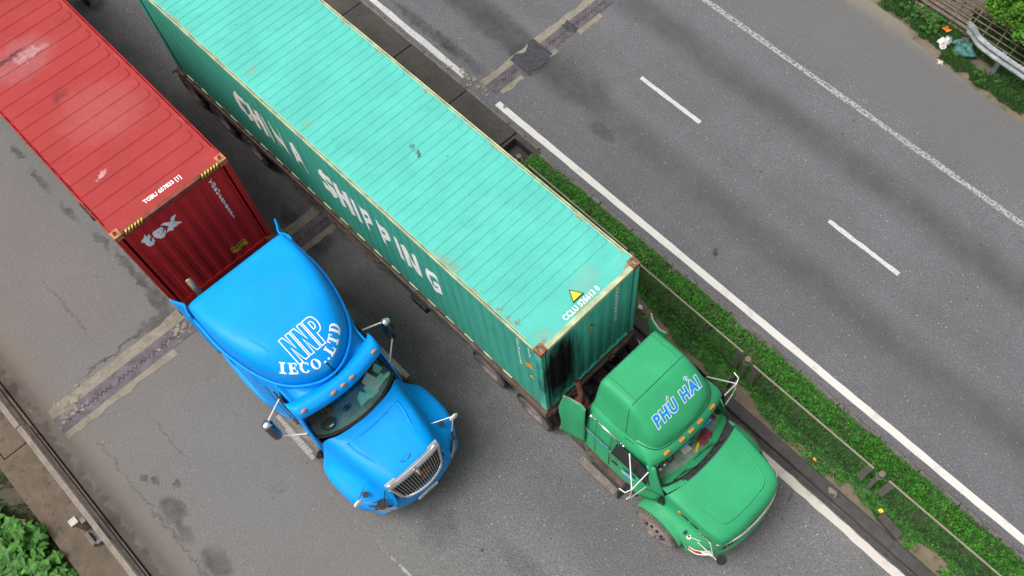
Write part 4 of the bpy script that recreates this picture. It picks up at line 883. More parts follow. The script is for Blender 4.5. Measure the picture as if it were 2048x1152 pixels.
b.tube(crline([Vector((-6.74, BY - 0.60, 1.934)), Vector((-6.69, BY - 0.2, 1.95)), Vector((-6.69, BY + 0.2, 1.95)), Vector((-6.74, BY + 0.60, 1.934))], 4), 0.018, 8)
b.build('hood_ridge', 'blue', bt, smooth=True)
b = MB(); b.tube(crline([Vector((-5.80 + .04 * math.cos(R(a)), BY + 0.11 * math.sin(R(a)), 1.853)) for a in range(0, 360, 45)], 3, True), 0.006, 6); b.build('hood_badge', 'black', bt)
# grille
gl = lambda u, v: Vector((-5.60 + 0.24 * v - 0.10 * u * u * (0.3 + v) , BY + u * (0.60 - 0.11 * v), 1.76 - 0.60 * v))
b = MB(); net = [[gl(u, v) - Vector((0.05, 0, 0.0)) for u in (-1, -.5, 0, .5, 1)] for v in (0, .5, 1)]; b = patch(net, 3, 3); gback = b.build('grille', 'black', bt)
fr = [gl(-1 + .25 * i, 0) for i in range(9)] + [gl(1, .5), gl(0.96, 0.92), gl(0.8, 1.02)] + [gl(.8 - .2 * i, 1.03) for i in range(1, 9)] + [gl(-.96, .92), gl(-1, .5)]
b = MB(); b.tube(crline(fr, 3, True), 0.035, 8); b.build('grille_frame', 'chrome', gback, smooth=True)
net = [[gl(u * 1.02, v) + Vector((o, 0, 0.0)) for u in (-1, -.6, -.2, .2, .6, 1)] for v, o in ((-0.10, -0.05), (-0.06, 0.01), (0.04, 0.05), (0.15, 0.03), (0.19, -0.01))]
link('grille_top_band', patch(net, 4, 3).mesh(clean=True), 'chrome', gback, True)
for i in range(19):
    u = -0.92 + 1.84 * i / 18; b = MB(); b.tube([gl(u, v) + Vector((0.012, 0, 0)) for v in (0.12, .4, .7, .98)], 0.008, 6); b.build('grille_bar', 'chrome_dull', gback)
b = MB(); c = gl(0, 0.1) + Vector((0.05, 0, 0)); b.poly([c + Vector((-.02, 0, .14)), c + Vector((0.0, .07, .0)), c + Vector((.02, 0, -.06)), c + Vector((0, -.07, 0))], 0.02); b.tube([c + Vector((0.03, 0, -.05)), c + Vector((0.06, 0, -.12))], 0.03); b.build('emblem', 'chrome_dull', gback)
b = MB()
for i in range(12): p = gl(random.uniform(-.25, .4), random.uniform(.3, .85)); b.bar(p + Vector((-.03, -.06, 0)), p + Vector((-.03, .06, random.uniform(-.05, .05))), 0.02)
b.build('radiator', 'rust_pipe', gback)
# bumper
net = []
for z, o in ((1.02, -0.14), (0.98, -0.03), (0.86, 0.0), (0.62, 0.02), (0.46, -0.02), (0.40, -0.08)):
    net.append([(x + o * (1 - abs(yy) * 0.45), BY + yy * (1 + o * 0.25), z - (0.03 if abs(yy) > 1.1 else 0)) for x, yy in ((-6.18, -1.18), (-6.02, -1.12), (-5.75, -.93), (-5.55, -.62), (-5.455, -.25), (-5.43, 0), (-5.455, .25), (-5.55, .62), (-5.75, .93), (-6.02, 1.12), (-6.18, 1.18))])
link('bumper', thicken(patch(net, 4, 4).mesh(), 0.02), 'blue', bt, True)
b = MB(); b.bar((-5.50, BY - .5, 1.03), (-5.50, BY + .5, 1.03), 0.05, 0.02); b.build('bumper_slot', 'black', bt)
b = MB(); b.box(-5.405, -5.392, BY - 0.28, BY + 0.20, 0.60, 0.74); pl = b.build('number_plate', 'white_paint', bt)
lettering('plate_text', '15C-036.87', pl, 'black', lambda u, v: (-5.388, BY - 0.04 + u, 0.67 + v), 0.42, 0.07, bold=0.02)
for s in (-1, 1):
    net = [[(-6.02, BY + s * 1.14, 0.93), (-5.86, BY + s * 1.09, 0.98), (-5.68, BY + s * .97, 1.0), (-5.50, BY + s * .76, 1.0)], [(-5.99, BY + s * 1.15, 0.86), (-5.79, BY + s * 1.08, 0.90), (-5.61, BY + s * .94, 0.93), (-5.46, BY + s * .72, 0.94)], [(-5.97, BY + s * 1.15, 0.8), (-5.76, BY + s * 1.06, .82), (-5.57, BY + s * .92, 0.84), (-5.42, BY + s * .70, 0.86)]]
    net = [[(p[0] - .045, BY + (p[1] - BY) * .985, p[2] + .035) for p in r_] for r_ in net]
    hl = link('headlight', patch(net, 3, 4).mesh(clean=True), 'lens', bt, True)
    b = MB(); b.tube(crline([Vector(p) + Vector((0.004, 0, 0.004)) for p in net[0]], 4), 0.014); b.ell((-5.76, BY + s * 0.965, 0.96), 0.06, 0.06, 0.035); b.build('lamp_surround', 'black', hl)
    # hood mirror on two stalks and a small round spot mirror
    hm = MB(); e = Vector((-5.80, BY + s * 1.17, 1.80)); hm.tube([(-6.05, BY + s * .80, 1.62), e], 0.014); hm.tube([(-5.72, BY + s * .86, 1.28), (-5.66, BY + s * .98, 1.62), e], 0.012); hmo = hm.build('hood_mirror', 'chrome', bt)
    b = MB(); b.ell(e + Vector((0.02, 0, 0)), 0.035, 0.10, 0.09); b.build('mirror_shell', 'white_metal', hmo, smooth=True)
    b = MB(); b.disc((-6.02 if s > 0 else -5.98, BY + s * 0.97, 1.32), (0, 0, 1), 0.06, 0.03, 16); b.build('mirror_foot', 'black', hmo)
b = MB(); b.disc((-5.62, BY - 0.86, 1.30), (0.3, -.2, 1), 0.105, 0.05, 20); b.disc((-5.62, BY - 0.86, 1.33), (0.3, -.2, 1), 0.05, 0.03, 14); b.tube([(-5.6, BY - 0.84, 1.28), (-5.72, BY - .66, 1.5)], 0.01); b.build('kerb_mirror', 'black', bt)
# windscreen, dash and interior
def wsx(y): return -0.27 * (abs(y) / 0.92) ** 2.2
net = [[(-7.24 + wsx(y) * 0.7, BY + y * .96, 3.0 - 0.03 * abs(y)) for y in (-.92, -.75, -.4, 0, .4, .75, .92)], [(-7.09 + wsx(y) * .9, BY + y, 2.45) for y in (-.92, -.75, -.4, 0, .4, .75, .92)], [(-6.95 + wsx(y), BY + y * 1.0, 1.97 + 0.05 * (abs(y) > .9)) for y in (-.92, -.75, -.4, 0, .4, .75, .92)]]
ws = link('windscreen', patch(net, 3, 4).mesh(clean=True), 'glass', bt, True)
b = MB(); b.tube(crline([Vector(p) + Vector((.01, 0, .0)) for p in net[2]], 5), 0.03, 8)
for k in (0, 6): b.tube([net[0][k], net[1][k], net[2][k]], 0.022, 8)
b.tube(crline([Vector(p) + Vector((0.03, 0, -.02)) for p in net[2][1:6]], 5), 0.02, 6); b.build('windscreen_seal', 'black', ws)
for s in (-1, 1):
    b = MB(); net = [[(-7.30, BY + s * .885, 3.0), (-7.42, BY + s * .93, 2.96)], [(-7.24, BY + s * .93, 2.45), (-7.40, BY + s * .955, 2.45)], [(-7.18, BY + s * .95, 1.95), (-7.38, BY + s * .98, 1.92)], [(-7.2, BY + s * .99, 1.3), (-7.4, BY + s * .99, 1.3)]]
    link('windscreen_pillar', thicken(patch(net, 3, 3).mesh(), 0.03), 'blue', bt, True)
    # side window
    sy = lambda z: BY + s * (0.972 - 0.032 * (z - 1.9))
    b = MB(); q = [(-8.12, 2.0), (-7.45, 1.98), (-7.42, 2.1), (-7.5, 2.72), (-7.58, 2.8), (-8.1, 2.8)]; vs = [(x, sy(z) + s * 0.006, z) for x, z in q]; b.add(vs, [tuple(range(6))]); wn = b.build('side_window', 'window_dark', bt)
    b = MB(); b.tube([Vector(p) for p in vs] + [Vector(vs[0])], 0.016, 6); b.build('window_seal', 'black', wn)
b = MB(); net = [[(-6.98 + wsx(y), BY + y, 1.93) for y in (-.9, -.5, 0, .5, .9)], [(-7.25 + wsx(y) * .3, BY + y, 1.94) for y in (-.9, -.5, 0, .5, .9)], [(-7.52, BY + y, 1.90) for y in (-.9, -.5, 0, .5, .9)], [(-7.62, BY + y, 1.7) for y in (-.9, -.5, 0, .5, .9)]]
dash = link('dashboard', patch(net, 3, 3).mesh(clean=True), 'dash', bt, True)
b = MB(); t0 = (-7.58, BY - 0.52, 1.98); pts = [Vector(t0) + Vector((0.17 * math.cos(R(a)) * .95, 0.2 * math.sin(R(a)), 0.06 * math.cos(R(a)))) for a in range(0, 360, 30)]; b.tube(crline(pts, 2, True), 0.016, 6); b.tube([pts[0], t0, pts[6]], 0.015); b.disc(t0, (-.3, 0, 1), 0.05, 0.03); b.build('steering_wheel', 'black', bt)
b = MB(); b.ell((-7.28, BY - 0.60, 1.98), 0.13, 0.155, 0.10); fan = b.build('dash_bowl', 'seat', dash, smooth=True)
b = MB(); b.box(-7.19, -7.16, BY - .63, BY - .54, 2.075, 2.082); b.build('bowl_label', 'paper', dash)
b = MB(); b.tube([Vector((-7.30, BY - .15, 1.96)) + Vector((.05 * math.cos(R(a)), .09 * math.sin(R(a)), 0)) for a in range(0, 361, 40)], 0.01); b.box(-7.33, -7.27, BY - .2, BY - .1, 1.95, 1.965); b.build('dash_tray', 'black', dash)
for j, (pts, m) in enumerate(((((-7.12, .05), (-7.30, .10), (-7.38, .22), (-7.14, .36)), 'mint'), (((-7.10, .30), (-7.36, .30), (-7.42, .46), (-7.12, .50)), 'mint'), (((-7.13, .42), (-7.48, .36), (-7.56, .56), (-7.20, .66)), 'paper'), (((-7.18, .62), (-7.34, .60), (-7.36, .74), (-7.22, .78)), 'mint'), (((-7.38, .70), (-7.5, .66), (-7.6, .78), (-7.42, .84)), 'mint'))):
    b = MB(); b.poly([(x, BY + y, 1.962 + 0.014 * j + 0.02 * (i in (1, 2))) for i, (x, y) in enumerate(pts)], 0.004); b.build('dash_papers', m, dash)
b = MB(); b.ell((-7.26, BY + .80, 2.0), 0.05, 0.09, 0.04); st = b.build('dash_badge', 'mint', dash, smooth=True)
lettering('badge_text', 'VN', st, 'paper', lambda u, v: (-7.25 - v, BY + .80 + u, 2.043), 0.1, 0.05, bold=.02)
b = MB()
for y in (-.52, .52): b.box(-8.25, -7.95, BY + y - .27, BY + y + .27, 1.3, 2.6); b.box(-8.1, -7.6, BY + y - .27, BY + y + .27, 1.3, 1.5)
b.box(-9.6, -7.3, BY - .9, BY + .9, 1.0, 1.05); b.build('seats', 'seat', bt, clean=True, bevel=0.03)
# door mirrors on two chrome arms
for s in (-1, 1):
    c = Vector((-7.78 if s < 0 else -7.84, BY + s * 1.42, 2.25))
    b = MB(); b.tube([(-8.02, BY + s * .95, 2.62), c + Vector((-0.06, 0, .27))], 0.016); b.tube([(-7.42, BY + s * .98, 1.92), c + Vector((0.02, 0, -.27))], 0.016); mo = b.build('door_mirror', 'white_metal', bt)
    b = MB(); b.tube(crline([c + Vector((-.05, 0, .30)), c + Vector((-.05, 0, .26)), c + Vector((-.0, 0, 0)), c + Vector((0, 0, -.26)), c + Vector((0, 0, -.3))], 4), [.02, .04, .06, .085, .095] + [.1] * 7 + [.095, .085, .06, .04, .02], 14); sh = b.build('mirror_shell', 'mirror_back', mo, smooth=True)
    b = MB(); b.ell(c + Vector((-.04, 0, .25)), 0.085, 0.11, 0.08); b.build('mirror_cap', 'chrome', mo, smooth=True)
    b = MB(); b.box(c.x - .075, c.x - .06, c.y - .095, c.y + .095, c.z - .2, c.z + .15); b.build('mirror_glass', 'window_dark', mo)
    b = MB(); b.disc((-8.03, BY + s * .96, 2.6), (0, 1, 0), 0.03, 0.05); b.disc((-7.42, BY + s * .99, 1.9), (0, 1, 0), 0.04, 0.06); b.build('mirror_bracket', 'black', mo)
    b = MB(); b.box(-8.02, -7.88, BY + s * 1.01 - .02, BY + s * 1.01 + .02, 1.55, 1.6); b.build('door_handle', 'black', bt)
    treads(bt, -8.72, -7.62, BY + s * 1.10 - 0.13, BY + s * 1.10 + 0.13, 0.72); treads(bt, -8.50, -7.62, BY + s * 1.22 - 0.06, BY + s * 1.22 + 0.10, 0.42, name='lower_step')
    b = MB(); b.tube([(-8.9, BY + s * .95, .6), (-7.5, BY + s * .95, .6)], .24, 20); b.build('fuel_tank', 'rail_dark', bt, smooth=False)
    b = MB(); b.bar((-7.62, BY + s * 1.02, .45), (-7.3, BY + s * 1.1, .62), 0.02, .35); b.build('mud_flap', 'black', bt)
b = MB(); b.tube([(-10.42, BY - .74, 1.0), (-10.42, BY - .74, 3.0), (-10.44, BY - .74, 3.2), (-10.52, BY - .74, 3.42), (-10.62, BY - .74, 3.52)], [.055, .055, .055, .058, .06], 14, cap=False); b.tube([(-10.60, BY - .74, 3.50), (-10.625, BY - .74, 3.525)], .05, 12); b.build('exhaust_stack', 'heat_pipe', bt, smooth=True)
b = MB(); b.tube([(-10.45, BY - .74, 0.8), (-10.42, BY - .74, 2.2)], .11, 14); b.build('silencer', 'darkmetal', bt)
# roof lettering
bv = bvh_of([cabb, fairo, visor])
def drop(x, y, e=0.004):
    h = bv.ray_cast(Vector((x - Frame.off.x, y - Frame.off.y, 8)), Vector((0, 0, -1)))
    return Vector((x, y, (h[0].z if h[0] else 3.5) + e))
nx0, ny0 = -8.03, BY + 0.03
PN = [(0, 0), (0, 1), (.23, 1), (.40, .46), (.40, 1), (.61, 1), (.61, 0), (.38, 0), (.21, .54), (.21, 0)]
PP = [(0, 0), (0, 1), (.36, 1), (.50, .96), (.58, .86), (.61, .71), (.58, .56), (.50, .45), (.36, .40), (.22, .40), (.22, 0)]
PC = [(.22, .57), (.22, .84), (.33, .84), (.385, .79), (.40, .71), (.385, .62), (.33, .57)]
for off_, rings_ in ((0, [PN]), (.70, [PN]), (1.40, [PP, PC])):
    V_ = []; F_ = []
    for rg_ in rings_:
        P_ = [Vector((((x + off_) / 2.01 - .5) * .72, (y - .5) * .50, 0)) for x, y in rg_]; n_ = len(P_); w_ = .017
        for i in range(n_):   # mitred white outline, resampled so that it follows the curved roof
            p0, p1, p2, p3 = P_[i - 1], P_[i], P_[(i + 1) % n_], P_[(i + 2) % n_]
            def mit(a_, c_, e_):
                d1 = (c_ - a_).normalized(); d2 = (e_ - c_).normalized(); n1 = Vector((-d1.y, d1.x, 0)); n2 = Vector((-d2.y, d2.x, 0)); m_ = (n1 + n2).normalized(); return m_ * min(w_ * 2, (w_ / 2) / max(.35, m_.dot(n1)))
            m1, m2 = mit(p0, p1, p2), mit(p1, p2, p3); k_ = max(1, int((p2 - p1).length / .05)); b0 = len(V_)
            for j in range(k_ + 1): t_ = j / k_; c_ = p1.lerp(p2, t_); mm_ = m1.lerp(m2, t_); V_ += [c_ + mm_, c_ - mm_]
            for j in range(k_): F_.append((b0 + 2 * j, b0 + 2 * j + 2, b0 + 2 * j + 3, b0 + 2 * j + 1))
    me = bpy.data.meshes.new('t'); me.from_pydata([drop(nx0 - v.y, ny0 + v.x, 0.006) for v in V_], [], F_); link('roof_letter', me, 'white_paint', bt)
# arc of slab serif letters along the nose of the fairing
arcp = [Vector((x, y, 0)) for x, y in ((-8.25, -.86), (-8.02, -.745), (-7.85, -.61), (-7.71, -.45), (-7.60, -.27), (-7.555, -.10), (-7.555, .10), (-7.60, .27), (-7.71, .45), (-7.85, .61), (-8.02, .745), (-8.25, .86))]
arcs = crline(arcp, 16); cum = [0]
for p, q in zip(arcs[:-1], arcs[1:]): cum.append(cum[-1] + (q - p).length)
def along(s):
    s = max(0, min(cum[-1] - 1e-4, s)); i = max(k for k in range(len(cum)) if cum[k] <= s); i = min(i, len(arcs) - 2); t = (s - cum[i]) / max(1e-6, cum[i + 1] - cum[i]); p = arcs[i].lerp(arcs[i + 1], t)
    i0 = max(0, i - 8); i1 = min(len(arcs) - 1, i + 9); d = (arcs[i1] - arcs[i0]).normalized(); return p, d
H = 0.155; s = 0.20; vs = []; fs = []
for ch in 'IECO..LTD':
    V, F, w = slab_glyph(ch); k = H / 1.0
    for f in F:
        n0 = len(vs)
        for i in f: vs.append((s + V[i].x * k, V[i].y * H))
        fs.append(tuple(range(n0, n0 + len(f))))
    s += w * k + (0.028 if ch != '.' else 0.02)
b = MB(); b.tube([drop(p.x * 1.0 + .0, BY + p.y, -0.002) + Vector((0, 0, 0)) for p in [along(0.01 + k * (cum[-1] - .02) / 90)[0] + Vector((along(0.01 + k * (cum[-1] - .02) / 90)[1].y, -along(0.01 + k * (cum[-1] - .02) / 90)[1].x, 0)) * 0.018 for k in range(91)]], 0.006, 5); b.build('fairing_seam', 'chassis', bt)
b = MB()
for s_ in (-1, 1):
    b.tube([drop(-8.62, BY + s_ * (0.66 + .05 * k), -0.001) for k in range(9)], 0.004, 5); b.tube([drop(-8.62 + .06 * k, BY + s_ * (0.66 + .018 * k * (k < 7) * -1), -0.004) for k in range(9)], 0.010, 5)
b.build('roof_seams', 'blue', bt)
bm = bmesh.new(); bv_ = [bm.verts.new((a, c, 0)) for a, c in vs]
for f in fs:
    try: bm.faces.new([bv_[i] for i in f])
    except ValueError: pass
for k in range(60): bmesh.ops.bisect_plane(bm, geom=bm.verts[:] + bm.edges[:] + bm.faces[:], plane_co=(k * .03, 0, 0), plane_no=(1, 0, 0))
for k in range(1, 5): bmesh.ops.bisect_plane(bm, geom=bm.verts[:] + bm.edges[:] + bm.faces[:], plane_co=(0, k * .031, 0), plane_no=(0, 1, 0))
sc_ = (cum[-1] - 0.40 - 0.34) / (s - 0.20)
for v in bm.verts:
    p, d = along(0.37 + (v.co.x - 0.20) * sc_); nrm = Vector((-d.y, d.x, 0)); q = p + nrm * v.co.y; v.co = drop(q.x, BY + q.y, 0.006)
me = bpy.data.meshes.new('t'); bm.to_mesh(me); bm.free(); link('arc_letters', me, 'white_paint', bt)
Frame.off = Vector((0, 0, 0))

# ------------------------------------------------------------------ GREEN TRACTOR
GY = 4.93
gt = empty('tractor_unit', (-2.5, GY, 0)); tag(gt, 'green short-nose lorry cab with blue roof lettering and a dented side flap', 'truck'); Frame.off = Vector(gt.location)
chassis(gt, -7.3, -1.0, GY, -1.75, (-6.47, -5.13), 'rim_beige', hw=1.20)
# cab lower body: vertical walls, roof shoulder at z 2.45
gb = shift(shell([(-3.88, 1.09, 0.85, 2.76, 9, 0.90), (-3.3, 1.10, 0.85, 2.78, 8, 0.90), (-2.8, 1.09, 0.85, 2.76, 8, 0.89), (-2.45, 1.05, 0.85, 2.68, 7, 0.89), (-2.30, 1.03, 0.85, 2.58, 7, 0.89)], 40, 5, cap=(True, False)), GY)
gbody = gb.build('cab_body', 'green', gt, smooth=True)
# raised roof
gf = shift(shell([(-3.86, 0.90, 2.55, 3.50, 15, 0.78), (-3.5, 0.905, 2.55, 3.54, 15, 0.775), (-3.17, 0.905, 2.55, 3.54, 15, 0.775), (-2.95, 0.885, 2.55, 3.44, 11, 0.81), (-2.72, 0.845, 2.55, 3.29, 8, 0.86), (-2.57, 0.79, 2.55, 3.17, 6, 0.90), (-2.46, 0.69, 2.55, 3.06, 4.6, 0.92), (-2.40, 0.53, 2.55, 2.98, 4, 0.92), (-2.375, 0.33, 2.55, 2.94, 3.6, 0.92), (-2.37, 0.10, 2.55, 2.92, 3.4, 0.92)], 48, 6), GY)
gfair = gf.build('raised_roof', 'green', gt, smooth=True)
# brow that runs from the raised roof down to the windscreen header
gnet = []
for k, (dx, z, wy) in enumerate(((-0.42, 2.83, 0.90), (-0.20, 2.82, 0.93), (-0.05, 2.74, 0.96), (0.035, 2.64, 0.97), (0.065, 2.52, 0.98), (0.03, 2.47, 0.97))):
    gnet.append([(-2.28 + dx - 0.15 * abs(u) ** 2.5, GY + u * wy, z - 0.04 * u * u - (0.07 if abs(u) > .96 else 0)) for u in (-1, -.94, -.7, -.35, 0, .35, .7, .94, 1)])
brow = link('roof_brow', patch(gnet, 4, 4).mesh(clean=True), 'green', gt, True)
# gutter and seams
bvg = bvh_of([gbody, gfair, brow])
def dropg(x, y, e=0.004):
    h = bvg.ray_cast(Vector((x - Frame.off.x, y - Frame.off.y, 8)), Vector((0, 0, -1)))
    return Vector((x, y, (h[0].z if h[0] else 2.7) + e))
b = MB()
def seam(pts, r=0.007): b.tube([dropg(p[0], GY + p[1], -0.001) for p in pts], r, 5)
seam([(-3.17, -.70 + 1.40 * i / 20) for i in range(21)])
seam([(-3.17 + 0.10 * i / 6, -.70 - .16 * i / 6) for i in range(7)]); seam([(-3.17 + 0.10 * i / 6, .70 + .16 * i / 6) for i in range(7)])
seam([(-3.84 + .67 * i / 12, -.53) for i in range(13)], .004); seam([(-3.84 + .67 * i / 12, .56) for i in range(13)], .004)
arcg = crline([Vector(p) for p in ((-3.05, -.905, 0), (-2.85, -.88, 0), (-2.64, -.83, 0), (-2.48, -.73, 0), (-2.39, -.56, 0), (-2.355, -.33, 0), (-2.35, 0, 0), (-2.355, .33, 0), (-2.39, .56, 0), (-2.48, .73, 0), (-2.64, .83, 0), (-2.85, .88, 0), (-3.05, .905, 0))], 5)
seam([(p.x, p.y) for p in arcg], 0.009); b.build('roof_seams', 'grass_dark' if False else 'seam_green', gt)
for y in (-0.60, -0.235, 0, 0.235, 0.60):
    p = dropg(-2.285 - .13 * abs(y) ** 2.5, GY + y, 0.012); b = MB(); b.box(p.x - .022, p.x + .03, p.y - .062, p.y + .062, p.z - .03, p.z + .012); b.build('marker_light', 'amber', gt, clean=True, bevel=0.008)
for s in (-1, 1):
    b = MB(); a = dropg(-3.80, GY + s * .985, 0.02); c = dropg(-3.06, GY + s * .985, 0.02)
    b.tube([a, c], 0.02, 10); b.tube([c, c + Vector((.06, 0, 0)), c + Vector((.10, 0, 0))], [.02, .03, .055], 12); b.tube([a + Vector((-.05, 0, .0)), a + Vector((0.05, 0, 0))], .045, 12); b.tube([a + Vector((.02, s * -.05, .03)), a + Vector((.14, s * -.05, .03))], .025, 8)
    b.bar(c + Vector((-.06, 0, -.03)), c + Vector((-.06, s * -.09, .06)), .02); b.build('air_horn', 'chrome', gt, smooth=True)
# side extenders (dented flap behind the cab)
for s in (-1, 1):
    net = []
    for z, o in ((1.0, 0.05), (1.5, 0.05), (2.1, 0.02), (2.62, -0.04), (2.72, -0.06)):
        net.append([(-3.86, GY + s * (1.08 + o * .2), z + .03 * (z > 2)), (-4.0, GY + s * (1.10 + o), z + .0 * (z > 2)), (-4.12, GY + s * (1.13 + o), z - .02 * (z > 2)), (-4.24, GY + s * (1.16 + o), z), (-4.36 + 0.04 * math.sin(z * 5), GY + s * (1.21 + o), z + .05 * (z > 2))])
    me = thicken(patch(net, 5, 4).mesh(), 0.022); fl = link('side_flap', me, 'green', gt, True)
    b = MB(); b.tube(crline([Vector(p) + Vector((0, 0, .005)) for p in net[-1]], 5), 0.014, 6); b.tube(crline([Vector(r[-1]) for r in net], 4), 0.012, 6); b.build('flap_edge', 'chrome_dull', fl)
b = MB(); b.box(-3.92, -3.875, GY - .98, GY + .98, 0.95, 2.6); b.box(-3.90, -3.87, GY - .68, GY + .68, 2.6, 3.4); b.build('cab_rear_wall', 'darkmetal', gt)
# hood and fenders
hg = [
 [(-1.80, 0, 1.83), (-1.80, .33, 1.83), (-1.82, .62, 1.82), (-1.88, .88, 1.79), (-1.92, .94, 1.70), (-1.94, .95, 1.40), (-1.98, .99, 1.22), (-2.05, 1.10, 1.12), (-2.10, 1.16, 1.0), (-2.12, 1.16, 1.00)],
 [(-1.62, 0, 1.81), (-1.62, .33, 1.81), (-1.62, .62, 1.80), (-1.63, .875, 1.77), (-1.64, .935, 1.68), (-1.65, .95, 1.36), (-1.66, 1.0, 1.22), (-1.68, 1.12, 1.16), (-1.70, 1.18, 1.10), (-1.70, 1.18, 1.08)],
 [(-1.30, 0, 1.755), (-1.30, .33, 1.755), (-1.30, .62, 1.745), (-1.30, .86, 1.715), (-1.31, .915, 1.62), (-1.31, .93, 1.30), (-1.32, .99, 1.17), (-1.34, 1.12, 1.10), (-1.35, 1.18, 1.0), (-1.36, 1.18, .93)],
 [(-1.05, 0, 1.705), (-1.05, .32, 1.705), (-1.05, .60, 1.695), (-1.04, .845, 1.655), (-1.04, .90, 1.55), (-1.04, .91, 1.22), (-1.05, .97, 1.08), (-1.08, 1.10, 1.0), (-1.10, 1.165, .86), (-1.12, 1.16, .60)],
 [(-0.78, 0, 1.64), (-0.78, .31, 1.64), (-0.78, .57, 1.63), (-0.78, .80, 1.585), (-0.79, .855, 1.48), (-0.80, .87, 1.14), (-0.82, .93, .98), (-0.87, 1.05, .90), (-0.93, 1.12, .76), (-0.97, 1.12, .52)],
 [(-0.60, 0, 1.56), (-0.60, .30, 1.56), (-0.61, .53, 1.54), (-0.62, .735, 1.485), (-0.64, .80, 1.37), (-0.66, .81, 1.06), (-0.68, .86, .88), (-0.73, .96, .80), (-0.80, 1.03, .68), (-0.86, 1.03, .48)],
 [(-0.52, 0, 1.45), (-0.52, .29, 1.45), (-0.535, .51, 1.42), (-0.565, .68, 1.33), (-0.59, .745, 1.17), (-0.60, .77, .98), (-0.61, .81, .82), (-0.65, .89, .72), (-0.71, .95, .62), (-0.78, .95, .45)],
 [(-0.49, 0, 1.30), (-0.49, .28, 1.30), (-0.51, .49, 1.27), (-0.545, .66, 1.19), (-0.57, .72, 1.05), (-0.58, .745, .90), (-0.59, .78, .74), (-0.62, .85, .66), (-0.68, .90, .56), (-0.75, .90, .44)],
]
ghood = shift(patch(hg, 5, 4, mirror=True), GY).build('hood', 'green', gt, smooth=True)
# raised panel line on the hood
b = MB(); bvh2 = bvh_of([ghood])
def droph(x, y, e=0.0):
    h = bvh2.ray_cast(Vector((x - Frame.off.x, y - Frame.off.y, 5)), Vector((0, 0, -1))); return Vector((x, y, (h[0].z if h[0] else 1.6) + e))
ln = crline([Vector(p) for p in ((-1.5, -.70, 0), (-1.15, -.66, 0), (-0.90, -.60, 0), (-0.80, -.50, 0), (-0.765, -.3, 0), (-0.755, 0, 0), (-0.765, .3, 0), (-0.80, .50, 0), (-0.90, .60, 0), (-1.15, .66, 0), (-1.5, .70, 0))], 6)
b.tube([droph(p.x, GY + p.y, -0.006) for p in ln], 0.016, 6); b.build('hood_crease', 'green', gt, smooth=True)
b = MB(); b.tube([droph(p.x + .016, GY + p.y * 1.01, -0.0035) for p in ln[14:-14]], 0.0055, 5); b.build('hood_shadow_gap', 'seam_green', gt)
# grille, chrome lip and bumper
gg = lambda u, v: Vector((-0.505 - 0.10 * u * u + 0.05 * v, GY + u * 0.74, 1.22 - 0.50 * v))
b = patch([[gg(u, v) for u in (-1, -.5, 0, .5, 1)] for v in (0, .5, 1)], 3, 3); gbk = b.build('grille', 'black', gt)
for i in range(17):
    u = -0.9 + 1.8 * i / 16; b = MB(); b.tube([gg(u, v) + Vector((0.012, 0, 0)) for v in (0.1, .5, .95)], 0.01, 6); b.build('grille_bar', 'redlens' if 6 < i < 10 else 'chrome_dull', gbk)
b = MB(); b.tube(crline([Vector((-0.70, GY - .84, 1.13)), Vector((-0.575, GY - .68, 1.24)), Vector((-0.485, GY - .4, 1.29)), Vector((-0.455, GY, 1.30)), Vector((-0.485, GY + .4, 1.29)), Vector((-0.575, GY + .68, 1.24)), Vector((-0.70, GY + .84, 1.13))], 6), 0.03, 8); b.build('grille_lip', 'chrome_dull', gbk, smooth=True)
net = []
for z, o in ((0.80, -0.10), (0.77, -0.01), (0.62, 0.01), (0.46, 0.0), (0.38, -0.05)):
    net.append([(x + o, GY + yy * (1 + o * .2), z) for x, yy in ((-1.12, -1.19), (-0.98, -1.15), (-0.75, -1.0), (-0.52, -.7), (-0.42, -.3), (-0.41, 0), (-0.42, .3), (-0.52, .7), (-0.75, 1.0), (-0.98, 1.15), (-1.12, 1.19))])
link('bumper', thicken(patch(net, 4, 4).mesh(), 0.02), 'green', gt, True)
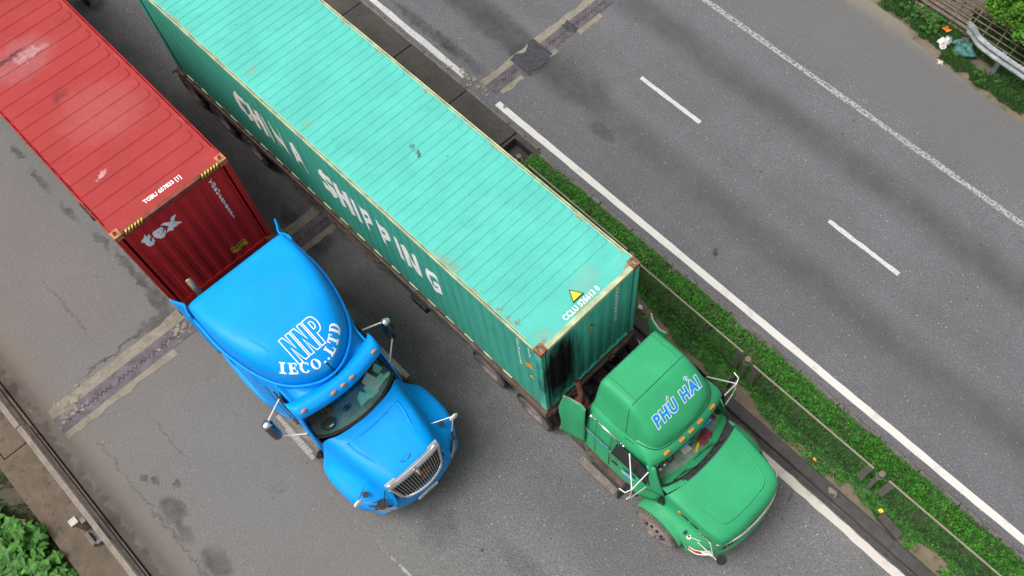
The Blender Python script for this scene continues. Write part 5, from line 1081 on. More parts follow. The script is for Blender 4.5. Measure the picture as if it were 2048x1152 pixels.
for s in (-1, 1):
    # wrap-round lamp, indicator, vents, fender
    net = [[(-1.05, GY + s * 1.155, .87), (-0.92, GY + s * 1.12, .89), (-0.80, GY + s * 1.03, .90), (-0.70, GY + s * .93, .90)], [(-1.04, GY + s * 1.18, .80), (-0.88, GY + s * 1.15, .82), (-0.75, GY + s * 1.06, .83), (-0.64, GY + s * .93, .83)]]
    q = patch(net, 3, 4); q.mi = [1 if i % 12 >= 7 else 0 for i in range(len(q.f))]; lp = link('wrap_lamp', q.mesh(), ['redlens', 'white_metal'], gt, True)
    b = MB(); b.tube(crline([Vector(p) for p in net[0]], 4), 0.01, 6); b.tube(crline([Vector(p) for p in net[1]], 4), 0.012, 6); b.build('lamp_trim', 'white_metal', lp)
    b = MB(); b.ell((-1.56, GY + s * .945, 1.50), .035, .022, .035); b.build('side_indicator', 'amber', gt, smooth=True)
    b = MB(); b.box(-1.50, -1.34, GY + s * .935 - .012, GY + s * .935 + .012, 1.44, 1.49); b.box(-1.28, -1.12, GY + s * .922 - .012, GY + s * .922 + .012, 1.40, 1.45); b.build('hood_vent', 'black', gt)
    # wheel opening lip
    pts = [Vector((-1.75 + 0.60 * math.cos(R(a)), GY + s * 1.18, 0.5 + 0.60 * math.sin(R(a)))) for a in range(20, 161, 10)]
    net = [[(p.x, GY + s * 1.245, p.z - .05) for p in pts], [(p.x, GY + s * 1.20, p.z + .03) for p in pts], [(p.x, GY + s * .98, p.z + .10) for p in pts], [(p.x, GY + s * .8, p.z + .08) for p in pts]]
    link('fender', thicken(patch(net, 2, 2).mesh(), .02), 'green', gt, True)
    net = [[(-2.02, GY + s * .93, 1.85), (-2.0, GY + s * .97, 1.5), (-2.05, GY + s * 1.02, 1.2)], [(-2.3, GY + s * .99, 1.9), (-2.3, GY + s * 1.06, 1.5), (-2.35, GY + s * 1.14, 1.1)], [(-2.55, GY + s * 1.05, 1.8), (-2.55, GY + s * 1.10, 1.4), (-2.6, GY + s * 1.15, .95)]]
    link('cowl_side', thicken(patch(net, 3, 3).mesh(), .02), 'green', gt, True)
    b = MB(); b.tube([(-1.98, GY + s * .94, 1.62), (-1.93, GY + s * .99, 1.45), (-1.98, GY + s * 1.02, 1.25)], .03, 8); b.disc((-1.92, GY + s * 1.0, 1.32), (0, 1, 0), .05, .05); b.build('hood_latch', 'black', gt)
    if s > 0: _sk = True
    else: _sk = False
    b = MB(); b.disc((-1.16, GY + s * 1.06, 1.06), (0, -.3, 1), .045, .04, 14); b.disc((-1.16, GY + s * 1.06, 1.085), (0, -.3, 1), .022, .03, 10, 1); b.tube([(-1.16, GY + s * 1.06, 1.08), (-0.95, GY + s * .98, 1.12)], .006); _sk or b.build('spot_lamp', ['white_metal', 'black'], gt)
    b = MB(); b.bar((-1.26, GY + s * 1.05, 1.0), (-1.26, GY + s * 1.07, 1.16), .08, .05); b.build('small_mirror', 'black', gt, clean=True, bevel=0.015)
    # fender mirror on a rod frame, round kerb mirror
    e = Vector((-0.78, GY + s * .94, 1.35)); k = Vector((-0.60, GY + s * 1.0, 1.0))
    b = MB(); b.tube([(-1.05, GY + s * .86, 1.12), e], .009); b.tube([e, k], .009); b.tube([(-0.98, GY + s * 1.02, 1.08), k], .009); b.tube([(-0.86, GY + s * 1.08, .9), k], .009); b.tube([k, k + Vector((.10, 0, -.03)), k + Vector((.15, s * -.06, .05))], .009); gm = None if _sk else b.build('fender_mirror', 'white_metal', gt)
    b = MB(); b.bar(e + Vector((-.05, s * -.02, -.02)), e + Vector((-.30, s * -.02, -.16)), .02, .05); _sk or b.build('mirror_glass', 'chrome_dull', gm)
    if s < 0: b = MB(); b.disc(k + Vector((.15, .06, .02)), (.2, 0, 1), .10, .035, 20); b.disc(k + Vector((.15, .06, .045)), (.2, 0, 1), .04, .03, 12); b.build('round_mirror', 'black', gm)
    # door mirror frame
    m = Vector((-2.36, GY + s * 1.42, 2.12))
    b = MB(); b.tube([(-2.80, GY + s * 1.03, 2.50), m + Vector((0, 0, .12))], .012); b.tube([(-2.34, GY + s * 1.02, 2.42), m + Vector((0, 0, .12))], .012); b.tube([m + Vector((0, 0, .12)), m + Vector((0, s * .02, -.45))], .012)
    b.tube([(-2.30, GY + s * 1.06, 1.6), m + Vector((0, s * .02, -.45))], .012); b.tube([m + Vector((0, 0, .12)), m + Vector((-.05, s * .12, .10)), m + Vector((-.18, s * .14, .10))], .012); b.tube([m + Vector((0, 0, -.35)), m + Vector((-.02, s * .1, -.37))], .012)
    dm = b.build('door_mirror', 'white_metal', gt)
    b = MB(); b.bar(m + Vector((-.14, s * .10, .10)), m + Vector((-.14, s * .10, -.38)), .20, .05, up=(1, 0, 0)); b.build('mirror_body', 'black', dm, clean=True, bevel=0.02)
    # side window, door line, handle
    sy = lambda x, z: GY + s * (1.094 - (0.05 * max(0, (x + 2.8) / .5)) - 0.075 * max(0, (z - 1.7) / 1.0) ** 2)
    q = [(-3.14, 1.90), (-2.56, 1.86), (-2.30, 1.74), (-2.25, 1.84), (-2.38, 2.40), (-2.52, 2.47), (-3.08, 2.48)]
    b = MB(); vs = [Vector((x, sy(x, z) + s * 0.012, z)) for x, z in q]; cen = sum(vs, Vector()) / len(vs); b.add(vs + [cen], [(i, (i + 1) % 7, 7) for i in range(7)]); wn = b.build('side_window', 'window_dark', gt)
    b = MB(); b.tube(vs + [vs[0]], .014, 6); b.tube([Vector((-2.58, sy(-2.58, 2.38) + s * .014, 2.38)), Vector((-2.60, sy(-2.6, 1.82) + s * .014, 1.82))], .008, 5); b.build('window_seal', 'black', wn)
    b = MB(); b.tube([Vector((-3.22, sy(-3.22, z) + s * .002, z)) for z in (.95, 1.4, 1.9, 2.3, 2.55)] , .007, 5); b.tube([Vector((-3.60 - .0, sy(-3.6, z) + s * .001, z)) for z in (.95, 1.4, 1.9, 2.3, 2.5)], .004, 5); b.build('door_gap', 'seam_green', gt)
    b = MB(); b.tube([Vector((-3.16, sy(-3.1, 1.9) + s * .05, 2.05)), Vector((-3.14, sy(-3.1, 1.9) + s * .06, 1.55))], .014, 8); b.build('grab_handle', 'chrome', gt, smooth=True)
    b = MB(); b.bar(Vector((-3.12, sy(-3.1, 1.5) + s * .02, 1.5)), Vector((-2.98, sy(-3, 1.5) + s * .02, 1.5)), .03, .04); b.build('door_handle', 'black', gt)
    if s < 0:
        st = MB(); st.disc((-2.60, sy(-2.6, 1.35) - .006, 1.38), (0, 1, 0), .001, .001, 3)
        ov = ring(.5, .5, .001, .001, n=30); o1 = lettering('door_emblem', '', gt, 'cyan_paint', lambda u, v: (-2.72 + u, sy(-2.72 + u, 1.40) - .012, 1.42 + v), .34, .24, raw=ov)
        lettering('emblem_ring', '', gt, 'white_paint', lambda u, v: (-2.72 + u, sy(-2.72 + u, 1.40) - .015, 1.42 + v), .31, .21, raw=ring(.5, .5, .44, .43, n=30)); lettering('emblem_ring', '', gt, 'white_paint', lambda u, v: (-2.72 + u, sy(-2.72 + u, 1.40) - .015, 1.42 + v), .22, .10, raw=ring(.5, .5, .36, .3, n=24))
        lettering('cab_number', '15C-037.89', gt, 'blue_letter', lambda u, v: (-3.52 + u, sy(-3.5 + u, 1.9) - .013, 1.86 + v), .56, .13, bold=.05); lettering('cab_number_outline', '15C-037.89', gt, 'white_paint', lambda u, v: (-3.52 + u, sy(-3.5 + u, 1.9) - .009, 1.86 + v), .56, .13, bold=.085, ref=('15C-037.89', .05, 0.0, 1.0))
        lettering('cab_stripe', '', gt, 'white_paint', lambda u, v: (-3.0 + u, sy(-3.0 + u, 1.55) - .008, 1.6 + v), .25, .015, raw=(sq, [(0, 1, 2, 3)]))
    treads(gt, -3.75, -2.78, GY + s * 1.08 - .10, GY + s * 1.08 + .14, .66, 'chassis', edge='darkmetal'); treads(gt, -3.80, -2.84, GY + s * 1.26 - .10, GY + s * 1.26 + .06, .38, 'rim_dust', name='lower_step', edge='darkmetal')
    b = MB(); b.box(-3.80, -2.74, min(GY + s * .62, GY + s * 1.15), max(GY + s * .62, GY + s * 1.15), .36, .60); b.build('fuel_tank', 'chassis', gt, clean=True, bevel=.06)
    b = MB(); b.bar((-4.3, GY + s * 1.08, .5), (-3.85, GY + s * 1.14, .75), .03, .30); b.build('lower_flap', 'chassis', gt)
    b = MB(); b.tube([(-2.62, GY + s * 1.12, .75), (-2.5, GY + s * 1.15, 1.0), (-2.4, GY + s * 1.12, .95)], .06, 10); b.build('wheel_arch_liner', 'black', gt)
# windscreen, wipers, cowl
def gw(y): return -0.20 * (abs(y) / 0.9) ** 2.4
ys7 = (-.9, -.75, -.4, 0, .4, .75, .9)
net = [[(-2.23 + gw(y) * .6, GY + y * .97, 2.50 - .03 * abs(y)) for y in ys7], [(-2.04 + gw(y) * .8, GY + y * .985, 2.18) for y in ys7], [(-1.86 + gw(y), GY + y, 1.86 + .04 * (abs(y) > .85)) for y in ys7]]
gws = link('windscreen', patch(net, 3, 4).mesh(clean=True), 'glass_clear', gt, True)
b = MB(); b.tube(crline([Vector(p) for p in net[2]], 5), 0.02, 8); b.tube(crline([Vector(p) for p in net[0]], 5), 0.022, 8)
for k in (0, 6): b.tube(crline([Vector(net[0][k]), Vector(net[1][k]), Vector(net[2][k])], 3), 0.024, 8)
b.build('windscreen_seal', 'black', gws)
b = MB(); net3 = [[(-2.05 + gw(y), GY + y, 1.80) for y in (-.93, -.6, -.3, 0, .3, .6, .93)], [(-1.90 + gw(y), GY + y, 1.835) for y in (-.93, -.6, -.3, 0, .3, .6, .93)], [(-1.76 + gw(y) * .7, GY + y, 1.838) for y in (-.93, -.6, -.3, 0, .3, .6, .93)]]
link('cowl', patch(net3, 2, 3).mesh(clean=True), 'green', gt, True)
net2 = [[(-1.875 + gw(y), GY + y, 1.85) for y in (-.5, -.3, 0, .3, .6, .88)], [(-1.775 + gw(y) * .6, GY + y, 1.855) for y in (-.5, -.3, 0, .3, .6, .88)]]
cw = link('cowl_grille', thicken(patch(net2, 2, 3).mesh(), .02), 'black', gt)
b = MB()
for k in range(7): y = -.5 + .2 * k; b.box(-1.86 + gw(y), -1.81 + gw(y), GY + y - .06, GY + y + .06, 1.873, 1.877)
b.build('cowl_louvre', 'seat', cw)
for (y0, y1) in ((-.1, -.72), (.55, -.02)): b = MB(); b.tube([(-1.84, GY + y0, 1.87), (-1.93, GY + (y0 + y1) / 2, 1.97), (-1.98, GY + y1, 2.03)], .009); b.bar((-1.97, GY + y1 - .15, 2.03), (-1.95, GY + y1 + .35, 2.0), .015); b.build('wiper', 'black', gt)
for s in (-1, 1):
    net = [[(-2.30, GY + s * .885, 2.50), (-2.45, GY + s * .95, 2.46)], [(-2.17, GY + s * .91, 2.15), (-2.33, GY + s * 1.01, 2.15)], [(-2.04, GY + s * .93, 1.84), (-2.3, GY + s * 1.04, 1.82)], [(-1.94, GY + s * .93, 1.6), (-2.3, GY + s * 1.05, 1.5)]]
    link('windscreen_pillar', thicken(patch(net, 3, 3).mesh(), 0.03), 'green', gt, True)
net = [[(-1.90 + gw(y), GY + y, 1.80) for y in (-.86, -.5, 0, .5, .86)], [(-2.12 + gw(y) * .3, GY + y, 1.80) for y in (-.86, -.5, 0, .5, .86)], [(-2.42, GY + y, 1.78) for y in (-.86, -.5, 0, .5, .86)], [(-2.5, GY + y, 1.55) for y in (-.86, -.5, 0, .5, .86)]]
gd = link('dashboard', patch(net, 3, 3).mesh(clean=True), 'dash', gt, True)
b = MB(); t0 = Vector((-2.42, GY - .5, 1.88)); pts = [t0 + Vector((.17 * math.cos(R(a)), .2 * math.sin(R(a)), .07 * math.cos(R(a)))) for a in range(0, 360, 30)]; b.tube(crline(pts, 2, True), .015, 6); b.tube([pts[0], t0, pts[6]], .014); b.tube([pts[3], t0, pts[9]], .014); b.build('steering_wheel', 'black', gt)
b = MB()
for y in (-.5, .5): b.box(-3.0, -2.75, GY + y - .25, GY + y + .25, 1.1, 2.3); b.box(-2.9, -2.45, GY + y - .25, GY + y + .25, 1.1, 1.35)
b.box(-3.7, -2.2, GY - .95, GY + .95, .95, 1.0); b.build('seats', 'seat', gt, clean=True, bevel=.03)
b = MB(); b.box(-2.32, -2.16, GY - .16, GY + .02, 1.80, 1.87); b.build('dash_box', 'beige', gd, clean=True, bevel=.01)
b = MB(); b.box(-2.30, -2.20, GY + .03, GY + .12, 1.81, 1.90); b.build('dash_case', 'tealbag', gd, clean=True, bevel=.01)
def rag(c, r, m, name, par, n=5):
    b = MB(); 
    for i in range(n): b.ell((c[0] + random.uniform(-.5, .5) * r, c[1] + random.uniform(-.6, .6) * r, c[2] + .01 + random.uniform(0, .03)), r * random.uniform(.35, .6), r * random.uniform(.4, .7), r * .22, 10, 6)
    for i, v in enumerate(b.v): b.v[i] = tuple(Vector(v) * 1.0 + Vector((mnoise.noise(Vector(v) * 14), mnoise.noise(Vector(v) * 14 + Vector((9, 0, 0))), mnoise.noise(Vector(v) * 14 + Vector((0, 9, 0))))) * r * .22)
    return b.build(name, m, par, smooth=True)
rag((-2.16, GY + .34, 1.83), .15, 'red_cloth', 'red_cloth', gd, 7); rag((-2.30, GY + .70, 1.84), .10, 'red_cloth', 'red_cloth', gd, 5)
b = MB(); b.tube([(-2.06, GY + .02, 1.84), (-2.12, GY + .12, 1.85), (-2.16, GY + .20, 1.85)], [.018, .032, .03], 10); b.build('yellow_bottle', 'yellow', gd, smooth=True)
b = MB(); b.poly([(-1.99, GY - .50, 1.812), (-2.02, GY - .50, 1.812), (-2.03, GY - .37, 1.812), (-2.0, GY - .37, 1.812)]); b.build('dash_label', 'paper', gd)
for y in (-.78, -.66): b = MB(); b.ell((-2.26, GY + y, 2.20), .03, .04, .03); b.build('screen_cup', 'lens', gd, smooth=True)
for (y0, y1) in ((-.30, -.06), (.16, .52)): b = MB(); b.bar((-2.24, GY + y0, 2.36), (-2.22, GY + y1, 2.36), .05, .012); b.build('visor_label', 'cyan_paint', gd)
# roof words, white outline under blue letters, Vietnamese accents included
lw = dict(grid=.05, spacing=1.22, shear=0.14)
rf_ = ('PHU HAI', .04, 0.14, 1.22)
lettering('roof_letters', 'PHU HAI', gt, 'white_paint', lambda u, v: dropg(-2.715 - v, GY + .03 + u, 0.006), 1.14, .195, bold=.088, ref=rf_, **lw)
lettering('roof_letters_inner', 'PHU HAI', gt, 'blue_letter', lambda u, v: dropg(-2.715 - v, GY + .03 + u, 0.010), 1.14, .195, bold=.046, ref=rf_, **lw)
def strip2(pts, w):
    vs = []; fs = []
    for i, p in enumerate(pts):
        q = pts[min(i + 1, len(pts) - 1)]; r_ = pts[max(i - 1, 0)]; d = Vector((q[0] - r_[0], q[1] - r_[1], 0)).normalized(); n_ = Vector((-d.y, d.x, 0)) * w / 2; vs += [Vector((p[0], p[1], 0)) + n_, Vector((p[0], p[1], 0)) - n_]
    for i in range(len(pts) - 1): fs.append((2 * i, 2 * i + 2, 2 * i + 3, 2 * i + 1))
    return vs, fs
acute = [(-.02, 0), (.045, .055)]; hook = [(-.035, .045), (-.02, .062), (.01, .068), (.032, .052), (.028, .032), (.008, .022), (.006, .002)]
for nm_, pts_, u0 in (('accent_mark', acute, -.125), ('hook_mark', hook, .375)):
    for w_, m_, e_ in ((.040, 'white_paint', .006), (.020, 'blue_letter', .010)):
        V_, F_ = strip2(pts_, w_); me = bpy.data.meshes.new('t'); me.from_pydata([dropg(-2.715 - .115 - v.y, GY + .03 + u0 + v.x, e_) for v in V_], [], F_); link(nm_, me, m_, gt)
# exhaust
b = MB(); b.tube(crline([Vector((-4.25, GY - .80, 1.5)), Vector((-4.25, GY - .80, 1.9)), Vector((-4.30, GY - .76, 2.05)), Vector((-4.42, GY - .68, 2.18)), Vector((-4.50, GY - .66, 2.32))], 4), .06, 14, cap=False)
b.lathe((-4.25, GY - .80, 1.86), (0, 0, 1), [(0, .001), (0, .15), (.02, .15), (.02, .07), (.08, .065)], 20); b.build('exhaust_pipe', 'rust_pipe', gt, smooth=True)
b = MB(); b.tube([(-4.25, GY - .80, .7), (-4.25, GY - .80, 1.6)], .12, 16); b.build('silencer', 'darkmetal', gt)
Frame.off = Vector((0, 0, 0))

# ------------------------------------------------------------------ median fence
def fence_post(x, y, lab):
    root = empty('fence_post', (x, y, 0)); tag(root, lab, 'fence post', 'round posts of the median fence'); Frame.off = Vector(root.location)
    b = MB(); b.tube([(x, y, 0.05), (x, y, 1.20)], .05, 16); b.build('shaft', 'fence_steel', root)
    b = MB(); b.disc((x, y, 1.205), (0, 0, 1), .062, .03, 18); b.build('cap', 'rail_tan', root)
    b = MB(); b.tube([(x + .07 * math.cos(R(a)), y + .07 * math.sin(R(a)), 1.05) for a in range(0, 361, 30)], .008, 5); b.build('collar', 'chrome_dull', root); Frame.off = Vector((0, 0, 0))
def fence_panel(x0, x1, y, lab):
    root = empty('median_fence', ((x0 + x1) / 2, y, 0)); tag(root, lab, 'fence panel', 'mesh panels of the median fence'); Frame.off = Vector(root.location)
    b = MB(); b.box(x0, x1, y - .015, y + .015, 1.17, 1.20); b.build('top_rail', 'fence_cap', root)
    b = MB(); b.box(x0 + .02, x1 - .02, y - .015, y + .015, .10, .13); b.build('bottom_rail', 'fence_steel', root)
    for x in (x0 + .004, x1 - .14): b = MB(); b.box(x, x + .136, y - .012, y + .012, .35, 1.168); b.build('end_plate', 'fence_steel', root)
    b = MB(); n = int((x1 - x0) / .045)
    for i in range(1, n): x = x0 + (x1 - x0) * i / n; b.bar((x, y, .13), (x, y, 1.17), .0045)
    for i in range(1, 14): z = .13 + 1.04 * i / 14; b.bar((x0, y + .004, z), (x1, y + .004, z), .0035)
    b.build('wire_mesh', 'wire', root); Frame.off = Vector((0, 0, 0))
for a, c, lab in ((-9.22, -6.17, 'mesh fence panel right beside the teal container, first from the drain pit'), (-5.87, -2.87, 'mesh fence panel beside the green cab roof and container corner'), (-2.53, 0.47, 'mesh fence panel alongside the green hood in the planted median'), (0.82, 3.82, 'mesh fence panel running off the lower right picture edge')): fence_panel(a, c, {-9.22: 7.45, -5.87: 7.37, -2.53: 7.295, 0.82: 7.30}[a], lab)
for x, lab in ((-9.55, 'round fence post at the start of the hedge by the drain pit'), (-6.02, 'round fence post beside the front corner of the teal container'), (-2.69, 'round fence post level with the green cab mirror'), (0.645, 'round fence post nearest the yellow litter')): fence_post(x, {-9.55: 7.46, -6.02: 7.42, -2.69: 7.32, 0.645: 7.31}[x], lab)

# ------------------------------------------------------------------ leaves
def leaves(name, pts, m, size, tilt=0.6, kind=None, parent=None, cup=True):
    """pts: list of (x, y, z, size factor)"""
    vs = []; fs = []
    for (x, y, z, k) in pts:
        s = size * k * random.uniform(.6, 1.35); a = random.uniform(0, 6.283); d = Vector((math.cos(a), math.sin(a), random.uniform(-tilt, tilt * .5))).normalized(); w = d.cross(Vector((random.uniform(-tilt, tilt), random.uniform(-tilt, tilt), 1))).normalized() * s * .42
        c = Vector((x, y, z)); n0 = len(vs); vs += [c - d * s * .5, c + w - d * .08 * s, c + d * s * .5, c - w - d * .08 * s]; fs.append((n0, n0 + 1, n0 + 2, n0 + 3))
    me = bpy.data.meshes.new(name); me.from_pydata(vs, [], fs); o = link(name, me, m, parent)
    if kind: tag(o, kind=kind)
    return o
pts = []
def hedge_top(x, y):
    u = (y - 7.78) / .58; n = mnoise.noise(Vector((x * 1.3, y * 2, 3)))
    return 0.38 * max(0, 1 - abs(u) ** 3) + .10 * n
random.seed(3)
for i in range(52000):
    x = random.uniform(-9.75, 4.4); y = random.gauss(7.78, .34)
    lim0 = 7.30 + .12 * mnoise.noise(Vector((x * 1.1, 2, 0))); lim1 = 8.20 + .14 * mnoise.noise(Vector((x * 1.4, 7, 0))) + .05 * mnoise.noise(Vector((x * 6, 7, 0)))
    if not lim0 < y < lim1: continue
    if mnoise.noise(Vector((x * 3.2, y * 3.2, 5))) < -.34 and random.random() < .75: continue
    if mnoise.noise(Vector((x * .9, y * 1.2, 15))) < -.38 and random.random() < .7: continue
    pts.append((x, y, .13 + hedge_top(x, y) * random.uniform(.55, 1.05), 1))
o = leaves('ground_cover', [p for p in pts if random.random() > .08], 'grass', .044, kind='stuff')
o2 = leaves('dry_leaves', [(p[0], p[1], p[2] + .01, .9) for p in pts if random.random() < .035], 'dryleaf', .045, kind='stuff'); tag(o2, 'scattered yellowed leaves among the green ground cover', 'dry leaves'); tag(o, 'dense bright green ground cover planted along the median', 'ground cover')
pts = []
for i in range(27000):
    x = random.uniform(-9.7, 4.4); y = random.uniform(6.90, 7.50)
    den = mnoise.noise(Vector((x * 1.15, y * 3.0, 11))) + (y - 7.18) * 2.4
    if den < -.30 + random.uniform(-.2, .12): continue
    pts.append((x, y, .14 + random.uniform(0, .12) * min(1, max(0.1, den + .3)), 1))
o = leaves('weeds', pts, 'weed', .048, kind='stuff'); tag(o, 'darker weeds behind the mesh fence over bare soil', 'weeds')
pts = []
for i in range(5200):
    x = random.uniform(-9.6, 4.4); y = random.gauss(8.22, .05)
    if mnoise.noise(Vector((x * 1.2, 1, 31))) < -.05 or y > 8.40: continue
    pts.append((x, y, .13 + random.uniform(0, .06), .7))
o = leaves('kerb_weeds', pts, 'grass_dark', .04, kind='stuff'); tag(o, 'small creeping weeds over the old right hand kerb of the median', 'weeds')
for (x, y, s, lab) in ((0.15, 7.08, .13, 'leafy pale green weed by the cracked kerb lump'), (1.9, 6.97, .10, 'small pale green rosette right of the concrete block'), (2.75, 7.05, .12, 'leafy weed at the lower edge of the median'), (-0.62, 7.0, .07, 'tiny pale weed beside the orange litter')):
    p = [(x + random.gauss(0, s * .5), y + random.gauss(0, s * .5), .17 + random.uniform(0, .08), 1) for k in range(70)]; tag(leaves('weed_plant', p, 'bushleaf', .06), lab, 'weed', 'single weeds in the bare median strip')

# grass blades on the verges
def blades(name, fn, n, m, h, lab, cat):
    vs = []; fs = []
    for i in range(n):
        q = fn()
        if q is None: continue
        c = Vector(q); a = random.uniform(0, 6.283); hh = h * random.uniform(.5, 1.3); d = Vector((math.cos(a), math.sin(a), 0)); l = random.uniform(.2, .9); w = d.cross(Vector((0, 0, 1))) * .008; n0 = len(vs)
        vs += [c - w, c + w, c + d * hh * l * .5 + Vector((0, 0, hh * .6)) + w * .7, c + d * hh * l * .5 + Vector((0, 0, hh * .6)) - w * .7, c + d * hh * l + Vector((0, 0, hh * (.8 - .5 * l)))]; fs += [(n0, n0 + 1, n0 + 2, n0 + 3), (n0 + 3, n0 + 2, n0 + 4)]
    me = bpy.data.meshes.new(name); me.from_pydata(vs, [], fs); tag(link(name, me, m), lab, cat, kind='stuff')
def vg():
    x = random.uniform(-7.0, -1.2); y = random.uniform(17.4, 19.4)
    if y < edge(x) + .06 + .12 * mnoise.noise(Vector((x * 3, 3, 3))): return None
    if mnoise.noise(Vector((x * 1.4, y * 1.8, 2))) < -.30 + (0.30 if y < edge(x) + .25 else 0) : return None
    return (x, y, -.02)
blades('verge_grass', vg, 26000, 'grass_dark', .16, 'rough dark grass along the far verge under the crash rail', 'grass')
def bg_():
    x = random.uniform(-13.5, -8); y = random.uniform(-8.5, -4.95)
    if mnoise.noise(Vector((x * 1.3, y * 1.3, 2))) < -.2: return None
    return (x, y, -.12 - .14 * (-4.9 - y))
blades('bank_grass', bg_, 16000, 'bankgrass', .13, 'short dark green grass on the bank at lower left', 'grass')

# ------------------------------------------------------------------ broad-leaved bush at lower left
def bigleaf(b, c, d, L, W, droop=.3):
    d = Vector(d).normalized(); s = d.cross(Vector((0, 0, 1))).normalized(); up = s.cross(d); rows = []
    for t, w in ((0, .08), (.18, .75), (.42, 1.0), (.7, .72), (.9, .3), (1.0, .02)):
        p = Vector(c) + d * L * t + Vector((0, 0, -droop * L * t * t)); rows.append([p - s * W * w * .5 + up * W * w * .10, p, p + s * W * w * .5 + up * W * w * .10])
    vs = [q for r in rows for q in r]; b.add(vs, [(3 * i + j, 3 * i + j + 1, 3 * i + j + 4, 3 * i + j + 3) for i in range(5) for j in range(2)])
def bush(name, cen, rad, nst, h, leafL, m, lab, cat, seed, group=None):
    random.seed(seed); root = empty(name, (cen[0], cen[1], cen[2])); tag(root, lab, cat, group); Frame.off = Vector(root.location); lv = MB(); sm = MB()
    for i in range(nst):
        a = random.uniform(0, 6.283); r = rad * math.sqrt(random.random()); tip = Vector((cen[0] + r * math.cos(a), cen[1] + r * math.sin(a), cen[2] + h * random.uniform(.45, 1) * (1 - .45 * (r / rad) ** 2))); base = Vector((cen[0] + r * .35 * math.cos(a), cen[1] + r * .35 * math.sin(a), cen[2])); mid = base.lerp(tip, .55) + Vector((0, 0, h * .12)); sm.tube([base, mid, tip], [.012, .008, .004], 5)
        k = random.randint(4, 6); a0 = random.uniform(0, 6.28)
        for j in range(k): bigleaf(lv, tip, (math.cos(a0 + 6.283 * j / k), math.sin(a0 + 6.283 * j / k), random.uniform(-.1, .35)), leafL * random.uniform(.6, 1.15), leafL * random.uniform(.45, .7), random.uniform(.15, .5))
        for t in (.45, .7):
            p = base.lerp(tip, t)
            for j in range(2): aa = random.uniform(0, 6.28); bigleaf(lv, p, (math.cos(aa), math.sin(aa), .1), leafL * random.uniform(.5, .9), leafL * .5, .3)
    sm.build('stems', 'stem', root); lv.build('leaves', m, root); Frame.off = Vector((0, 0, 0))
bush('leafy_shrub', (-10.55, -5.42, -.22), .48, 42, .75, .21, 'bushleaf', 'broad leaved bright green shrub at lower left, nearest the concrete ledge', 'shrub', 4, 'broad leaved shrubs on the bank')
bush('leafy_shrub', (-11.25, -5.85, -.30), .50, 38, .85, .24, 'bushleaf', 'broad leaved shrub cut by the left picture edge', 'shrub', 9, 'broad leaved shrubs on the bank')
bush('leafy_shrub', (-10.95, -6.4, -.35), .45, 26, .65, .20, 'bushleaf', 'lower broad leaved shrub half hidden at the left picture edge', 'shrub', 17, 'broad leaved shrubs on the bank')
bush('leafy_shrub', (-9.35, -5.30, -.2), .30, 22, .50, .19, 'bushleaf', 'broad leaved shrub on the bottom picture edge, furthest to the right', 'shrub', 18, 'broad leaved shrubs on the bank')
bush('leafy_shrub', (-9.85, -5.30, -.22), .36, 24, .60, .19, 'bushleaf', 'small broad leaved shrub at the bottom edge beside the ledge', 'shrub', 12, 'broad leaved shrubs on the bank')
bush('leafy_weed', (-5.55, 18.15, -.05), .35, 26, .35, .09, 'weed', 'dark green leafy weeds in front of the bamboo mat', 'weeds', 31)
bush('leafy_weed', (-6.2, 18.25, -.05), .4, 22, .3, .09, 'weed', 'low leafy weeds at the top end of the verge', 'weeds', 33)
bush('leafy_weed', (-3.6, 17.75, -.05), .35, 16, .25, .08, 'weed', 'small leafy weeds below the crash barrier', 'weeds', 35)
bush('leafy_shrub', (-10.1, -6.05, -.35), .5, 30, .7, .20, 'bushleaf', 'lower broad leaved shrub in the bottom left corner', 'shrub', 14, 'broad leaved shrubs on the bank')
random.seed(21)
b = MB(); b.tube([(-10.15, -6.05, .1), (-9.9, -5.75, .22)], .012, 6); tag(b.build('cane', 'graystem'), 'thin grey cane lying across the bottom left shrubs', 'cane')
b = MB(); b.tube(crline([Vector((-9.68, -5.25, .2)), Vector((-9.5, -5.3, .15)), Vector((-9.3, -5.32, .12)), Vector((-9.0, -5.4, .05))], 3), .014, 6); tag(b.build('dry_stalk', 'stem'), 'pale dry stalk curving along the ledge at the bottom edge', 'stalk')
b = MB(); b.ell((-10.95, -5.15, -.05), .05, .06, .02, 8, 5); b.v = [tuple(Vector(v) + Vector((mnoise.noise(Vector(v) * 30), mnoise.noise(Vector(v) * 30 + Vector((5, 0, 0))), 0)) * .03) for v in b.v]; tag(b.build('pink_wrapper', 'pink'), 'crumpled pink wrapper beside the shrubs on the bank', 'litter')

# ------------------------------------------------------------------ left guard rail
gr = empty('guard_rail', (-11, -3.93, 0)); tag(gr, 'long dusty tan guard rail along the left road edge', 'guard rail'); Frame.off = Vector(gr.location)
def wprof(x0, x1, y, z0, h, s, m, nm, root):
    pr = [(0, 0), (.0, .03), (.075, .085), (.075, .12), (.01, .165), (.01, .19), (.075, .235), (.075, .27), (0, .31)]; b = MB(); vs = []
    for x in (x0, x1): vs += [(x, y + s * a, z0 + c * h / .31) for a, c in pr]
    n = len(pr); b.add(vs, [(i, i + 1, n + i + 1, n + i) for i in range(n - 1)]); me = thicken(b.mesh(), .006); return link(nm, me, m, root)
for a, c in ((-30, -12.27), (-12.24, 8)):
    b = MB(); dz = 0.0 if a < -20 else .02; b.box(a, c, -4.06 + dz, -3.945 + dz, .70 + dz, .75 + dz); b.build('cap_rail', 'rail_tan', gr, clean=True, bevel=.012); wprof(a, c, -3.935 + dz, .42, .28, .75, 'rail_dark', 'beam', gr)
